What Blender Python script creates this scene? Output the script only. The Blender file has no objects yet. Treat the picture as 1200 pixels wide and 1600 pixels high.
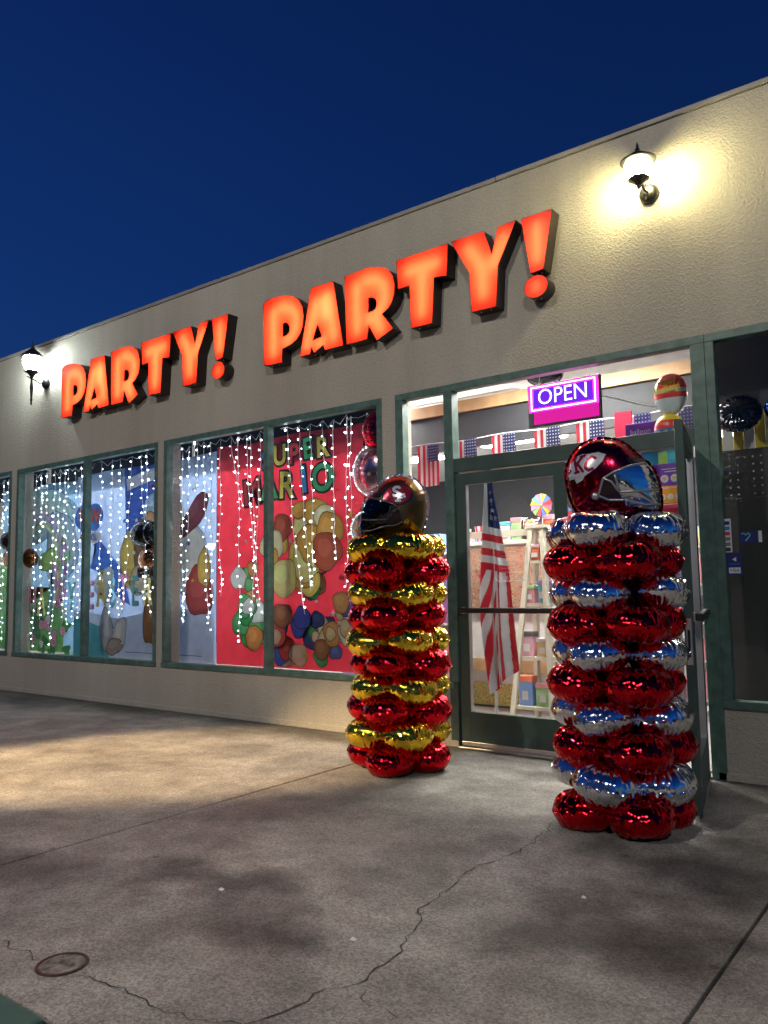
import bpy, bmesh, math, random
from mathutils import Vector, Matrix, noise
R_ = math.radians
rnd = random.Random(7)
S = bpy.context.scene
COL = S.collection

# ------------------------------------------------------------------ camera
yaw, pitch, roll, DIST, EYE = R_(37.272), R_(5.463), R_(-0.916), 5.236, 1.2
f0 = Vector((-math.sin(yaw), math.cos(yaw), 0)); r0 = Vector((math.cos(yaw), math.sin(yaw), 0)); u0 = Vector((0, 0, 1))
fw = f0 * math.cos(pitch) + u0 * math.sin(pitch); up = -f0 * math.sin(pitch) + u0 * math.cos(pitch)
rt = r0 * math.cos(roll) + up * math.sin(roll); uu = -r0 * math.sin(roll) + up * math.cos(roll)
cd = bpy.data.cameras.new('camera'); cam = bpy.data.objects.new('camera', cd); COL.objects.link(cam)
m = Matrix((rt, uu, -fw)).transposed().to_4x4(); m.translation = Vector((0, -DIST, EYE))
cam.matrix_world = m
cd.sensor_fit = 'VERTICAL'; cd.sensor_height = 24; cd.lens = 1250 / 1600 * 24
cd.clip_start = 0.05; cd.clip_end = 2000
S.camera = cam
S.render.resolution_x, S.render.resolution_y = 768, 1024

# ------------------------------------------------------------------ dusk sky
W = bpy.data.worlds.new('World'); S.world = W; W.use_nodes = True
wn, wl = W.node_tree.nodes, W.node_tree.links
sky = wn.new('ShaderNodeTexSky'); sky.sky_type = 'NISHITA'; sky.sun_disc = False
sky.sun_elevation = R_(0.0); sky.sun_rotation = R_(90); sky.altitude = 0
sky.air_density = 1.0; sky.dust_density = 0.0; sky.ozone_density = 6.0
wl.new(sky.outputs[0], wn['Background'].inputs[0])
wn['Background'].inputs[1].default_value = 0.092
S.view_settings.view_transform = 'Standard'; S.view_settings.look = 'None'
S.view_settings.exposure = 1.5; LK = 2 ** -1.5; S.view_settings.gamma = 1
S.cycles.use_denoising = True
S.cycles.max_bounces = 8; S.cycles.diffuse_bounces = 3; S.cycles.glossy_bounces = 4; S.cycles.transparent_max_bounces = 16
S.cycles.transmission_bounces = 4
S.cycles.caustics_reflective = False; S.cycles.caustics_refractive = False
S.cycles.sample_clamp_indirect = 1.5
S.cycles.use_light_tree = True

# ------------------------------------------------------------------ materials
def newmat(name):
    m = bpy.data.materials.new(name); m.use_nodes = True
    return m, m.node_tree.nodes, m.node_tree.links, m.node_tree.nodes['Principled BSDF']
def mat(name, col, rough=0.5, metal=0.0, var=0.12, scale=8.0, bump=0.0, bscale=60.0, emit=None, estr=0.0, coat=0.0, trans=0.0, spec=0.5):
    m, n, l, b = newmat(name)
    tc = n.new('ShaderNodeTexCoord')
    nz = n.new('ShaderNodeTexNoise'); nz.inputs['Scale'].default_value = scale; nz.inputs['Detail'].default_value = 6
    l.new(tc.outputs['Object'], nz.inputs['Vector'])
    rp = n.new('ShaderNodeValToRGB')
    rp.color_ramp.elements[0].position = 0.3; rp.color_ramp.elements[1].position = 0.7
    rp.color_ramp.elements[0].color = tuple(c * (1 - var) for c in col) + (1,)
    rp.color_ramp.elements[1].color = tuple(min(1, c * (1 + var)) for c in col) + (1,)
    l.new(nz.outputs['Fac'], rp.inputs[0]); l.new(rp.outputs[0], b.inputs['Base Color'])
    b.inputs['Roughness'].default_value = rough; b.inputs['Metallic'].default_value = metal
    b.inputs['Coat Weight'].default_value = coat; b.inputs['Specular IOR Level'].default_value = spec
    if emit:
        b.inputs['Emission Color'].default_value = tuple(emit) + (1,); b.inputs['Emission Strength'].default_value = estr
    if bump:
        n2 = n.new('ShaderNodeTexNoise'); n2.inputs['Scale'].default_value = bscale; n2.inputs['Detail'].default_value = 5
        l.new(tc.outputs['Object'], n2.inputs['Vector'])
        bp = n.new('ShaderNodeBump'); bp.inputs['Strength'].default_value = bump; bp.inputs['Distance'].default_value = 0.01
        l.new(n2.outputs['Fac'], bp.inputs['Height']); l.new(bp.outputs[0], b.inputs['Normal'])
    if trans:
        out = n['Material Output']; tr = n.new('ShaderNodeBsdfTranslucent'); mx = n.new('ShaderNodeMixShader')
        l.new(rp.outputs[0], tr.inputs[0]); mx.inputs[0].default_value = trans
        l.new(b.outputs[0], mx.inputs[1]); l.new(tr.outputs[0], mx.inputs[2]); l.new(mx.outputs[0], out.inputs[0])
    return m
def emis(name, col, strength):
    m, n, l, b = newmat(name); n.remove(b)
    e = n.new('ShaderNodeEmission'); e.inputs[0].default_value = tuple(col) + (1,); e.inputs[1].default_value = strength * LK
    l.new(e.outputs[0], n['Material Output'].inputs[0]); return m
def glassmat(name, tint=(1, 1, 1), ior=1.5):
    m, n, l, b = newmat(name); n.remove(b)
    t = n.new('ShaderNodeBsdfTransparent'); t.inputs[0].default_value = tuple(tint) + (1,)
    g = n.new('ShaderNodeBsdfGlossy'); g.inputs['Roughness'].default_value = 0.0
    g.inputs[0].default_value = (1, 1, 1, 1)
    fr = n.new('ShaderNodeFresnel'); fr.inputs[0].default_value = ior
    mx = n.new('ShaderNodeMixShader'); l.new(fr.outputs[0], mx.inputs[0]); l.new(t.outputs[0], mx.inputs[1]); l.new(g.outputs[0], mx.inputs[2])
    l.new(mx.outputs[0], n['Material Output'].inputs[0]); return m

def stucco():
    m, n, l, b = newmat('stucco')
    tc = n.new('ShaderNodeTexCoord')
    big = n.new('ShaderNodeTexNoise'); big.inputs['Scale'].default_value = 0.9; big.inputs['Detail'].default_value = 5
    mp = n.new('ShaderNodeMapping'); mp.inputs['Scale'].default_value = (1, 1, 0.35)
    l.new(tc.outputs['Object'], mp.inputs[0]); l.new(mp.outputs[0], big.inputs['Vector'])
    rp = n.new('ShaderNodeValToRGB'); e = rp.color_ramp.elements
    e[0].position = 0.32; e[0].color = (0.43, 0.395, 0.335, 1); e[1].position = 0.68; e[1].color = (0.52, 0.485, 0.415, 1)
    l.new(big.outputs['Fac'], rp.inputs[0])
    sm = n.new('ShaderNodeTexNoise'); sm.inputs['Scale'].default_value = 45; sm.inputs['Detail'].default_value = 4
    l.new(tc.outputs['Object'], sm.inputs['Vector'])
    mx = n.new('ShaderNodeMix'); mx.data_type = 'RGBA'; mx.blend_type = 'OVERLAY'; mx.inputs[0].default_value = 0.18
    l.new(rp.outputs[0], mx.inputs[6]); l.new(sm.outputs['Fac'], mx.inputs[7]); l.new(mx.outputs[2], b.inputs['Base Color'])
    st = n.new('ShaderNodeTexNoise'); st.inputs['Scale'].default_value = 1.0; st.inputs['Detail'].default_value = 7
    m2 = n.new('ShaderNodeMapping'); m2.inputs['Scale'].default_value = (5.5, 5.5, 0.22); l.new(tc.outputs['Object'], m2.inputs[0]); l.new(m2.outputs[0], st.inputs['Vector'])
    r3 = n.new('ShaderNodeValToRGB'); r3.color_ramp.elements[0].position = 0.42; r3.color_ramp.elements[0].color = (1, 1, 1, 1); r3.color_ramp.elements[1].position = 0.72; r3.color_ramp.elements[1].color = (0.70, 0.68, 0.64, 1); l.new(st.outputs['Fac'], r3.inputs[0])
    mx3 = n.new('ShaderNodeMix'); mx3.data_type = 'RGBA'; mx3.blend_type = 'MULTIPLY'; mx3.inputs[0].default_value = 0.28; l.new(mx.outputs[2], mx3.inputs[6]); l.new(r3.outputs[0], mx3.inputs[7]); l.new(mx3.outputs[2], b.inputs['Base Color'])
    b.inputs['Roughness'].default_value = 0.85; b.inputs['Specular IOR Level'].default_value = 0.2
    v = n.new('ShaderNodeTexNoise'); v.inputs['Scale'].default_value = 62; v.inputs['Detail'].default_value = 3; v.inputs['Distortion'].default_value = 0.6
    l.new(tc.outputs['Object'], v.inputs['Vector'])
    r2 = n.new('ShaderNodeValToRGB'); r2.color_ramp.elements[0].position = 0.42; r2.color_ramp.elements[1].position = 0.66
    l.new(v.outputs['Fac'], r2.inputs[0])
    bp = n.new('ShaderNodeBump'); bp.inputs['Strength'].default_value = 0.5; bp.inputs['Distance'].default_value = 0.008
    l.new(r2.outputs[0], bp.inputs['Height']); l.new(bp.outputs[0], b.inputs['Normal'])
    return m

def concrete():
    m, n, l, b = newmat('exposed_concrete')
    geo = n.new('ShaderNodeNewGeometry')
    def nz(scale, detail=6, dist=0.0, rough=0.55):
        t = n.new('ShaderNodeTexNoise'); t.inputs['Scale'].default_value = scale; t.inputs['Detail'].default_value = detail
        t.inputs['Distortion'].default_value = dist; t.inputs['Roughness'].default_value = rough
        l.new(geo.outputs['Position'], t.inputs['Vector']); return t
    def ramp(src, p0, p1, c0=0.0, c1=1.0):
        r = n.new('ShaderNodeValToRGB'); r.color_ramp.elements[0].position = p0; r.color_ramp.elements[1].position = p1
        r.color_ramp.elements[0].color = (c0, c0, c0, 1); r.color_ramp.elements[1].color = (c1, c1, c1, 1)
        l.new(src, r.inputs[0]); return r.outputs[0]
    def mul(a, bb, fac=1.0, mode='MULTIPLY'):
        x = n.new('ShaderNodeMix'); x.data_type = 'RGBA'; x.blend_type = mode; x.inputs[0].default_value = fac
        l.new(a, x.inputs[6]); l.new(bb, x.inputs[7]); return x.outputs[2]
    base = n.new('ShaderNodeValToRGB'); base.color_ramp.elements[0].color = (0.30, 0.275, 0.24, 1); base.color_ramp.elements[1].color = (0.44, 0.41, 0.365, 1)
    base.color_ramp.elements[0].position = 0.3; base.color_ramp.elements[1].position = 0.7
    l.new(nz(2.2, 8).outputs['Fac'], base.inputs[0])
    vor = n.new('ShaderNodeTexVoronoi'); vor.inputs['Scale'].default_value = 130; l.new(geo.outputs['Position'], vor.inputs['Vector'])
    sep = n.new('ShaderNodeSeparateColor'); l.new(vor.outputs['Color'], sep.inputs[0])
    c = mul(base.outputs[0], ramp(sep.outputs[0], 0.0, 1.0, 0.45, 1.5), 0.65)
    c = mul(c, ramp(nz(330, 3).outputs['Fac'], 0.38, 0.62, 0.6, 1.3), 0.75)
    # broad dark blotches with their own outlines
    blotch = ramp(nz(1.25, 6, 0.3).outputs['Fac'], 0.44, 0.62, 1.0, 0.35)
    c = mul(c, blotch, 0.45)
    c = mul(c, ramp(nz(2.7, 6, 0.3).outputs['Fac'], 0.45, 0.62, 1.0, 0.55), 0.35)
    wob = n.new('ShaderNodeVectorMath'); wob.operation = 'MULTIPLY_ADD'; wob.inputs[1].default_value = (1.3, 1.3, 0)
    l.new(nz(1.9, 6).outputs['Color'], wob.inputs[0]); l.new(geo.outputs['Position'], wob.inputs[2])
    for (bx_, by_, rx_, ry_, dk) in ((-2.75, -3.0, 0.55, 0.36, 0.30), (-2.12, -3.15, 0.42, 0.26, 0.34), (-1.38, -2.5, 0.42, 0.42, 0.34), (-0.98, -2.55, 0.5, 0.42, 0.32), (-1.0, -1.7, 0.5, 0.45, 0.4), (-1.5, -1.6, 0.3, 0.3, 0.5), (-3.5, -3.3, 0.55, 0.4, 0.4), (-2.3, -2.1, 0.5, 0.3, 0.7), (-3.2, -0.5, 0.4, 0.3, 0.6)):  # darker ovals at fixed spots, edges wobbled by noise
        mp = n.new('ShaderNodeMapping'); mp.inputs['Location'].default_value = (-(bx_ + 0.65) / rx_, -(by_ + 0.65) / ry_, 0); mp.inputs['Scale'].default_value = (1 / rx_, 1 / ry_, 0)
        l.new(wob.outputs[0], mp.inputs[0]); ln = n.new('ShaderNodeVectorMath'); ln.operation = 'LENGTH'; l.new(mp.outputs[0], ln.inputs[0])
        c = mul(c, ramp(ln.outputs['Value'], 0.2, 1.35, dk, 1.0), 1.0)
    c = mul(c, ramp(nz(5.5, 7, 0.4).outputs['Fac'], 0.40, 0.70, 1.08, 0.66), 0.7)
    gum = n.new('ShaderNodeTexVoronoi'); gum.inputs['Scale'].default_value = 2.6; l.new(geo.outputs['Position'], gum.inputs['Vector'])
    c = mul(c, ramp(gum.outputs['Distance'], 0.035, 0.05, 0.45, 1.0), 0.8)
    # darker band along the foot of the wall, edge broken by noise
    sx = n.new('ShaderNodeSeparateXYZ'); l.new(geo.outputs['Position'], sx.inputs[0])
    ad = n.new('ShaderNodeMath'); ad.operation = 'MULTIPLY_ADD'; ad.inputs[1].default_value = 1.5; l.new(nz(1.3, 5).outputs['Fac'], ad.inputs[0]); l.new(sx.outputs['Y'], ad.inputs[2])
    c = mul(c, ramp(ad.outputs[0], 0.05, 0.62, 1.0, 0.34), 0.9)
    l.new(c, b.inputs['Base Color'])
    l.new(ramp(nz(1.4, 5).outputs['Fac'], 0.35, 0.7, 0.62, 0.9), b.inputs['Roughness'])
    b.inputs['Specular IOR Level'].default_value = 0.3
    bp = n.new('ShaderNodeBump'); bp.inputs['Strength'].default_value = 0.35; bp.inputs['Distance'].default_value = 0.004
    l.new(vor.outputs['Distance'], bp.inputs['Height']); l.new(bp.outputs[0], b.inputs['Normal'])
    return m

def foil(name, col, rough=0.07):
    m, n, l, b = newmat(name)
    b.inputs['Base Color'].default_value = tuple(col) + (1,); b.inputs['Metallic'].default_value = 1.0
    b.inputs['Roughness'].default_value = rough
    tc = n.new('ShaderNodeTexCoord')
    t = n.new('ShaderNodeTexNoise'); t.inputs['Scale'].default_value = 14; t.inputs['Detail'].default_value = 3; t.inputs['Distortion'].default_value = 1.0
    l.new(tc.outputs['Object'], t.inputs['Vector'])
    bp = n.new('ShaderNodeBump'); bp.inputs['Strength'].default_value = 0.16; bp.inputs['Distance'].default_value = 0.01
    l.new(t.outputs['Fac'], bp.inputs['Height']); l.new(bp.outputs[0], b.inputs['Normal'])
    return m

M = {}
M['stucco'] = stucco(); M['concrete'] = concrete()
M['cap'] = mat('parapet_metal', (0.33, 0.31, 0.28), 0.6, 0.2, 0.15, 5, 0.3, 30)
M['gapdark'] = mat('dark_gap', (0.02, 0.02, 0.02), 0.9)
M['green'] = mat('sage_green_aluminium', (0.085, 0.155, 0.13), 0.42, 0.0, 0.32, 14, 0.08, 40)
M['green2'] = mat('dark_green_door_paint', (0.05, 0.085, 0.075), 0.38, 0.0, 0.2, 6, 0.06, 30)
M['kerbgreen'] = mat('green_kerb_paint', (0.03, 0.10, 0.075), 0.6, 0, 0.25, 6, 0.2, 40)
M['glass'] = glassmat('window_glass', (0.97, 0.99, 0.98))
M['asphalt'] = mat('asphalt', (0.05, 0.05, 0.05), 0.85, 0, 0.3, 3, 0.4, 90)
M['crack'] = mat('crack_dark', (0.045, 0.04, 0.036), 0.95)  # dark strips laid on the slabs as cracks
M['black'] = mat('black_iron', (0.015, 0.015, 0.016), 0.35, 0.3)
M['blackp'] = mat('black_plastic', (0.018, 0.018, 0.02), 0.4)
M['return'] = mat('letter_return_black', (0.022, 0.014, 0.014), 0.45)
M['alu'] = mat('bare_aluminium', (0.6, 0.6, 0.6), 0.35, 0.9)
M['white'] = mat('white_paint', (0.78, 0.78, 0.76), 0.5)
M['whitep'] = mat('white_plastic', (0.8, 0.8, 0.8), 0.35)
M['cream'] = mat('cream_painted_wood', (0.72, 0.70, 0.56), 0.5)
M['wood'] = mat('raw_wood', (0.42, 0.26, 0.13), 0.6, 0, 0.25, 5)
M['pegdark'] = mat('dark_pegboard', (0.012, 0.013, 0.015), 0.6)
M['grey'] = mat('charcoal_wall', (0.022, 0.023, 0.027), 0.7)
M['floor'] = mat('grey_shop_floor', (0.35, 0.34, 0.33), 0.35)
M['ceil'] = mat('white_ceiling', (0.75, 0.74, 0.72), 0.8)
M['iwall'] = mat('light_wall', (0.62, 0.62, 0.60), 0.7)
M['red_foil'] = foil('red_foil', (0.74, 0.008, 0.018)); M['gold_foil'] = foil('gold_foil', (0.95, 0.64, 0.05)); M['silver_foil'] = foil('silver_foil', (0.86, 0.87, 0.88))
M['black_foil'] = foil('black_foil', (0.05, 0.05, 0.055)); M['blue_foil'] = foil('blue_foil', (0.03, 0.12, 0.6)); M['pink_foil'] = foil('pink_foil', (0.85, 0.55, 0.62), 0.15); M['purple_foil'] = foil('purple_foil', (0.35, 0.12, 0.4), 0.15); M['copper_foil'] = foil('copper_foil', (0.75, 0.35, 0.18)); M['brown_foil'] = foil('brown_foil', (0.28, 0.09, 0.035), 0.15)
M['maroon_foil'] = foil('maroon_foil', (0.40, 0.012, 0.04), 0.15); M['bronze_foil'] = foil('bronze_foil', (0.19, 0.13, 0.055), 0.30)
def face_mat():
    m, n, l, b = newmat('letter_face_acrylic'); n.remove(b)
    t = n.new('ShaderNodeBsdfTranslucent'); t.inputs[0].default_value = (0.95, 0.050, 0.022, 1)
    g = n.new('ShaderNodeBsdfGlossy'); g.inputs['Roughness'].default_value = 0.3
    mx = n.new('ShaderNodeMixShader'); mx.inputs[0].default_value = 0.03
    l.new(t.outputs[0], mx.inputs[1]); l.new(g.outputs[0], mx.inputs[2]); l.new(mx.outputs[0], n['Material Output'].inputs[0]); return m
M['face'] = face_mat()
M['led_red'] = emis('letter_led', (1.0, 0.72, 0.45), 46)
M['lampwarm'] = emis('warm_lamp_globe', (1.0, 0.88, 0.42), 210); M['lampcool'] = emis('cool_lamp_globe', (0.86, 1.0, 0.98), 150)
M['bulb'] = emis('fairy_bulb', (0.78, 0.9, 1.0), 48)
M['bulb2'] = emis('dim_fairy_bulb', (0.72, 0.88, 1.0), 14)
M['tube'] = emis('ceiling_light_diffuser', (1.0, 0.97, 0.92), 120)
def plain(name, c, r=0.6, tr=0.0): M[name] = mat(name, c, r, 0, 0.07, 12, 0, 60, trans=tr); return M[name]

# ------------------------------------------------------------------ mesh helpers
class MB:
    def __init__(s): s.v = []; s.f = []; s.mi = []
    def q(s, pts, mi=0):
        i = len(s.v); s.v += [tuple(p) for p in pts]; s.f.append(tuple(range(i, i + len(pts)))); s.mi.append(mi); return s
    def box(s, x0, x1, y0, y1, z0, z1, mi=0):
        i = len(s.v); s.v += [(x, y, z) for x in (x0, x1) for y in (y0, y1) for z in (z0, z1)]
        for f in ((0, 1, 3, 2), (4, 6, 7, 5), (0, 4, 5, 1), (2, 3, 7, 6), (0, 2, 6, 4), (1, 5, 7, 3)):
            s.f.append(tuple(i + k for k in f)); s.mi.append(mi)
        return s
    def tube(s, pts, r, n=8, mi=0, cap=True):
        pts = [Vector(p) for p in pts]; rs = r if isinstance(r, (list, tuple)) else [r] * len(pts); base = len(s.v)
        up_ = Vector((0, 0, 1)); prev = None
        for k, p in enumerate(pts):
            d = (pts[min(k + 1, len(pts) - 1)] - pts[max(k - 1, 0)]).normalized()
            a = d.cross(up_)
            if a.length < 0.05: a = d.cross(Vector((0, 1, 0)))
            if prev is not None:
                a = prev - d * prev.dot(d)
            a.normalize(); prev = a; b = d.cross(a)
            for j in range(n):
                t = 2 * math.pi * j / n; s.v.append(tuple(p + (a * math.cos(t) + b * math.sin(t)) * rs[k]))
        for k in range(len(pts) - 1):
            for j in range(n):
                s.f.append((base + k * n + j, base + k * n + (j + 1) % n, base + (k + 1) * n + (j + 1) % n, base + (k + 1) * n + j)); s.mi.append(mi)
        if cap:
            s.f.append(tuple(base + j for j in reversed(range(n)))); s.mi.append(mi)
            e = base + (len(pts) - 1) * n; s.f.append(tuple(e + j for j in range(n))); s.mi.append(mi)
        return s
    def lathe(s, prof, c=(0, 0, 0), n=24, mi=0, axis='z'):
        base = len(s.v)
        for r, h in prof:
            for j in range(n):
                t = 2 * math.pi * j / n; x, y = r * math.cos(t), r * math.sin(t)
                p = (x, y, h) if axis == 'z' else (x, h, y)
                s.v.append((c[0] + p[0], c[1] + p[1], c[2] + p[2]))
        for k in range(len(prof) - 1):
            for j in range(n):
                s.f.append((base + k * n + j, base + k * n + (j + 1) % n, base + (k + 1) * n + (j + 1) % n, base + (k + 1) * n + j)); s.mi.append(mi)
        return s
    def build(s, name, mats, parent=None, smooth=False, bevel=0.0):
        me = bpy.data.meshes.new(name); me.from_pydata(s.v, [], s.f)
        mats = mats if isinstance(mats, (list, tuple)) else [mats]
        for k in mats: me.materials.append(M[k] if isinstance(k, str) else k)
        if len(mats) > 1: me.polygons.foreach_set('material_index', s.mi)
        if smooth: me.polygons.foreach_set('use_smooth', [True] * len(me.polygons))
        me.update()
        return link(name, me, parent, bevel)
def link(name, me, parent=None, bevel=0.0):
    o = bpy.data.objects.new(name, me); COL.objects.link(o)
    if parent: o.parent = parent
    if bevel:
        b = o.modifiers.new('bevel', 'BEVEL'); b.width = bevel; b.segments = 2; b.limit_method = 'ANGLE'
    return o
def fixn(o):
    bm = bmesh.new(); bm.from_mesh(o.data); bmesh.ops.remove_doubles(bm, verts=bm.verts, dist=1e-5); bmesh.ops.recalc_face_normals(bm, faces=bm.faces); bm.to_mesh(o.data); bm.free(); return o
def empty(name, loc=(0, 0, 0)):
    o = bpy.data.objects.new(name, None); COL.objects.link(o); o.location = loc; return o
def tag(o, label=None, cat=None, group=None, kind=None):
    if label: o['label'] = label
    if cat: o['category'] = cat
    if group: o['group'] = group
    if kind: o['kind'] = kind
    return o
def box(name, mt, x0, x1, y0, y1, z0, z1, parent=None, bevel=0.0):
    return MB().box(x0, x1, y0, y1, z0, z1).build(name, mt, parent, bevel=bevel)
def prism2d(outer, holes, y0, y1, name, mats, parent=None, only=None):
    """outline in the x-z plane, extruded from y0 to y1; only='face' -> cap at y0, only='side' -> the walls"""
    bm = bmesh.new(); allv = []
    for loop in [outer] + holes:
        vs = [bm.verts.new((x, y0, z)) for x, z in loop]
        for a, b in zip(vs, vs[1:] + vs[:1]): bm.edges.new((a, b))
        allv.append(vs)
    if only != 'side':
        bmesh.ops.triangle_fill(bm, use_beauty=True, use_dissolve=False, edges=list(bm.edges), normal=(0, -1, 0))
    if only != 'face':
        for vs in allv:
            ws = [bm.verts.new((v.co.x, y1, v.co.z)) for v in vs]
            for i in range(len(vs)):
                j = (i + 1) % len(vs); bm.faces.new((vs[i], vs[j], ws[j], ws[i]))
    bmesh.ops.recalc_face_normals(bm, faces=bm.faces)
    me = bpy.data.meshes.new(name); bm.to_mesh(me); bm.free()
    for k in (mats if isinstance(mats, list) else [mats]): me.materials.append(M[k] if isinstance(k, str) else k)
    return link(name, me, parent)
def text_mesh(txt, size, xs=1.0, extrude=0.0, offset=0.0):
    """built-in font lettering as a mesh in the x-z plane, centred, facing -y"""
    cu = bpy.data.curves.new('t', 'FONT'); cu.body = txt; cu.size = size; cu.extrude = extrude; cu.offset = offset
    cu.align_x = 'CENTER'; cu.align_y = 'CENTER'; cu.resolution_u = 4
    o = bpy.data.objects.new('t', cu); COL.objects.link(o)
    dg = bpy.context.evaluated_depsgraph_get(); dg.update()
    me = bpy.data.meshes.new_from_object(o.evaluated_get(dg))
    bpy.data.objects.remove(o); bpy.data.curves.remove(cu)
    for v in me.vertices:
        x, y, z = v.co; v.co = (x * xs, -z, y)
    me.materials.clear(); return me
def text(name, txt, size, mt, loc, parent=None, xs=1.0, extrude=0.0, offset=0.0, rz=0.0, ry=0.0):
    me = text_mesh(txt, size, xs, extrude, offset); me.name = name; me.materials.append(M[mt] if isinstance(mt, str) else mt)
    o = link(name, me, parent); o.location = loc; o.rotation_euler = (0, ry, rz); return o

# ------------------------------------------------------------------ ground
g = MB().q([(-80, -80, -0.02), (80, -80, -0.02), (80, 80, -0.02), (-80, 80, -0.02)]).build('ground', 'asphalt'); tag(g, kind='structure')
pav = empty('pavement'); tag(pav, kind='structure')
xs = [-15.0, -9.3, -3.62, -0.765, 2.1, 6.0]
for i in range(len(xs) - 1):
    for (y0, y1) in ((-3.92, 0.0),):
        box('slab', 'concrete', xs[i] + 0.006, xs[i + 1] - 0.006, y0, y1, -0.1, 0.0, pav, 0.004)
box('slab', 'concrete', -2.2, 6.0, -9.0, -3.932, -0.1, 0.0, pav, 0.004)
def crack(pts, w):
    r = random.Random(len(pts) * 13 + 1); P = [Vector((x, y, 0)) for x, y in pts]
    out = []
    for a, b in zip(P, P[1:]):
        n_ = max(2, int((b - a).length / 0.035)); d = (b - a).normalized(); s_ = Vector((-d.y, d.x, 0))
        for k in range(n_): out.append(a.lerp(b, k / n_) + s_ * r.uniform(-0.018, 0.018))
    out.append(P[-1])
    mb = MB()
    L = []
    for k, p in enumerate(out):
        d = (out[min(k + 1, len(out) - 1)] - out[max(0, k - 1)]).normalized(); s_ = Vector((-d.y, d.x, 0)) * w * r.uniform(0.12, 0.95) * (0.3 if k in (0, len(out) - 1) else 1)
        L.append((p + s_ + Vector((0, 0, 0.002)), p - s_ + Vector((0, 0, 0.002))))
    for (a, b), (c, d) in zip(L, L[1:]): mb.q([a, b, d, c])
    return mb.build('crack', 'crack', pav)
crack([(-1.88, -1.35), (-1.83, -1.6), (-1.81, -1.92), (-1.88, -2.2), (-1.83, -2.5), (-1.80, -2.67), (-1.70, -2.9), (-1.65, -3.07), (-1.63, -3.26), (-1.70, -3.38), (-1.71, -3.5), (-1.75, -3.62)], 0.0042)
crack([(-2.39, -3.71), (-2.24, -3.70), (-2.05, -3.71), (-1.90, -3.68), (-1.75, -3.62)], 0.0035)
crack([(-2.86, -3.74), (-2.72, -3.74), (-2.58, -3.74)], 0.0035)
crack([(-1.63, -3.26), (-1.53, -3.33), (-1.40, -3.35)], 0.0022)
crack([(-1.81, -1.92), (-1.60, -1.72), (-1.45, -1.80), (-1.32, -1.70)], 0.0018)
crack([(-3.3, -0.1), (-2.9, -0.35), (-2.6, -0.45)], 0.0022)
# round service cover let into the slab
mh = empty('service_cover', (-2.50, -3.715, 0)); tag(mh, 'small round rusty service cover set in the cracked concrete slab', 'cover')
plain('coverfill', (0.09, 0.075, 0.06), 0.9); M['coverfill'] = mat('coverfill', (0.20, 0.175, 0.15), 0.9, 0, 0.75, 26, 0.8, 40)
M['rust'] = mat('rusty_ring', (0.09, 0.045, 0.035), 0.8, 0.3, 0.4, 30, 0.4, 60)
MB().lathe([(0.0, 0.003), (0.072, 0.003)], n=32).build('plate', 'coverfill', mh)
MB().lathe([(0.072, 0.001), (0.073, 0.006), (0.081, 0.006), (0.083, 0.001)], n=32).build('ring', 'rust', mh)
for k in range(5):
    a = rnd.uniform(0, 6.28); rr = rnd.uniform(0.01, 0.055)
    MB().lathe([(rnd.uniform(0.008, 0.02), 0.0), (0.008, 0.008), (0.0, 0.009)], (rr * math.cos(a), rr * math.sin(a), 0.003), n=7).build('grit_lump', 'coverfill', mh)
# green painted kerb at the edge of the walk
kb = box('kerb', 'kerbgreen', -15.0, -2.215, -4.30, -3.935, -0.15, 0.012, None, 0.012); tag(kb, kind='structure')
for k, (x, y, r) in enumerate(((-2.57, -2.98, 0.012), (-1.84, -3.03, 0.013), (-1.35, -2.23, 0.009))):
    o = MB().q([(-r, -r * .6, 0.003), (r, -r * .5, 0.003), (r * .8, r * .6, 0.006), (-r * .7, r * .5, 0.009)]).q([(-r, -r * .6, 0.002), (-r * .7, r * .5, 0.008), (r * .8, r * .6, 0.005), (r, -r * .5, 0.002)]).build('paper_scrap', 'white')
    o.location = (x, y, 0.0); tag(o, 'tiny white scrap of paper lying on the concrete pavement', 'litter', 'paper scraps on the pavement')

# ------------------------------------------------------------------ the shop building
B = empty('store_building'); tag(B, 'long beige stucco party shop with flat parapet and green framed windows', 'building')
HEAD, SILL, TOP = 2.79, 0.435, 4.30
XS = [-15.0, -12.9, -10.0, -9.87, -6.985, -6.885, -3.99, -3.85, -3.30, -1.44, 1.55, 5.0]
ZS = [0.0, SILL, HEAD, TOP]
def filled(i, j):
    if i < 0 or j < 0 or i >= len(XS) - 1 or j >= 3: return None
    xm = (XS[i] + XS[i + 1]) / 2
    if j == 2: return True
    if j == 1: return not any(a < xm < b for a, b in ((-12.9, -10.0), (-9.87, -6.985), (-6.885, -3.99), (-3.85, 1.55)))
    return not (-3.30 < xm < -1.44)
wb = MB(); T = 0.22
for i in range(len(XS) - 1):
    for j in range(3):
        if not filled(i, j): continue
        x0, x1, z0, z1 = XS[i], XS[i + 1], ZS[j], ZS[j + 1]
        wb.q([(x0, 0, z0), (x1, 0, z0), (x1, 0, z1), (x0, 0, z1)]); wb.q([(x0, T, z0), (x0, T, z1), (x1, T, z1), (x1, T, z0)])
        if filled(i - 1, j) is False: wb.q([(x0, 0, z0), (x0, 0, z1), (x0, T, z1), (x0, T, z0)])
        if filled(i + 1, j) is False: wb.q([(x1, 0, z0), (x1, T, z0), (x1, T, z1), (x1, 0, z1)])
        if filled(i, j - 1) is False: wb.q([(x0, 0, z0), (x0, T, z0), (x1, T, z0), (x1, 0, z0)])
        if filled(i, j + 1) is False: wb.q([(x0, 0, z1), (x1, 0, z1), (x1, T, z1), (x0, T, z1)])
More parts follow.
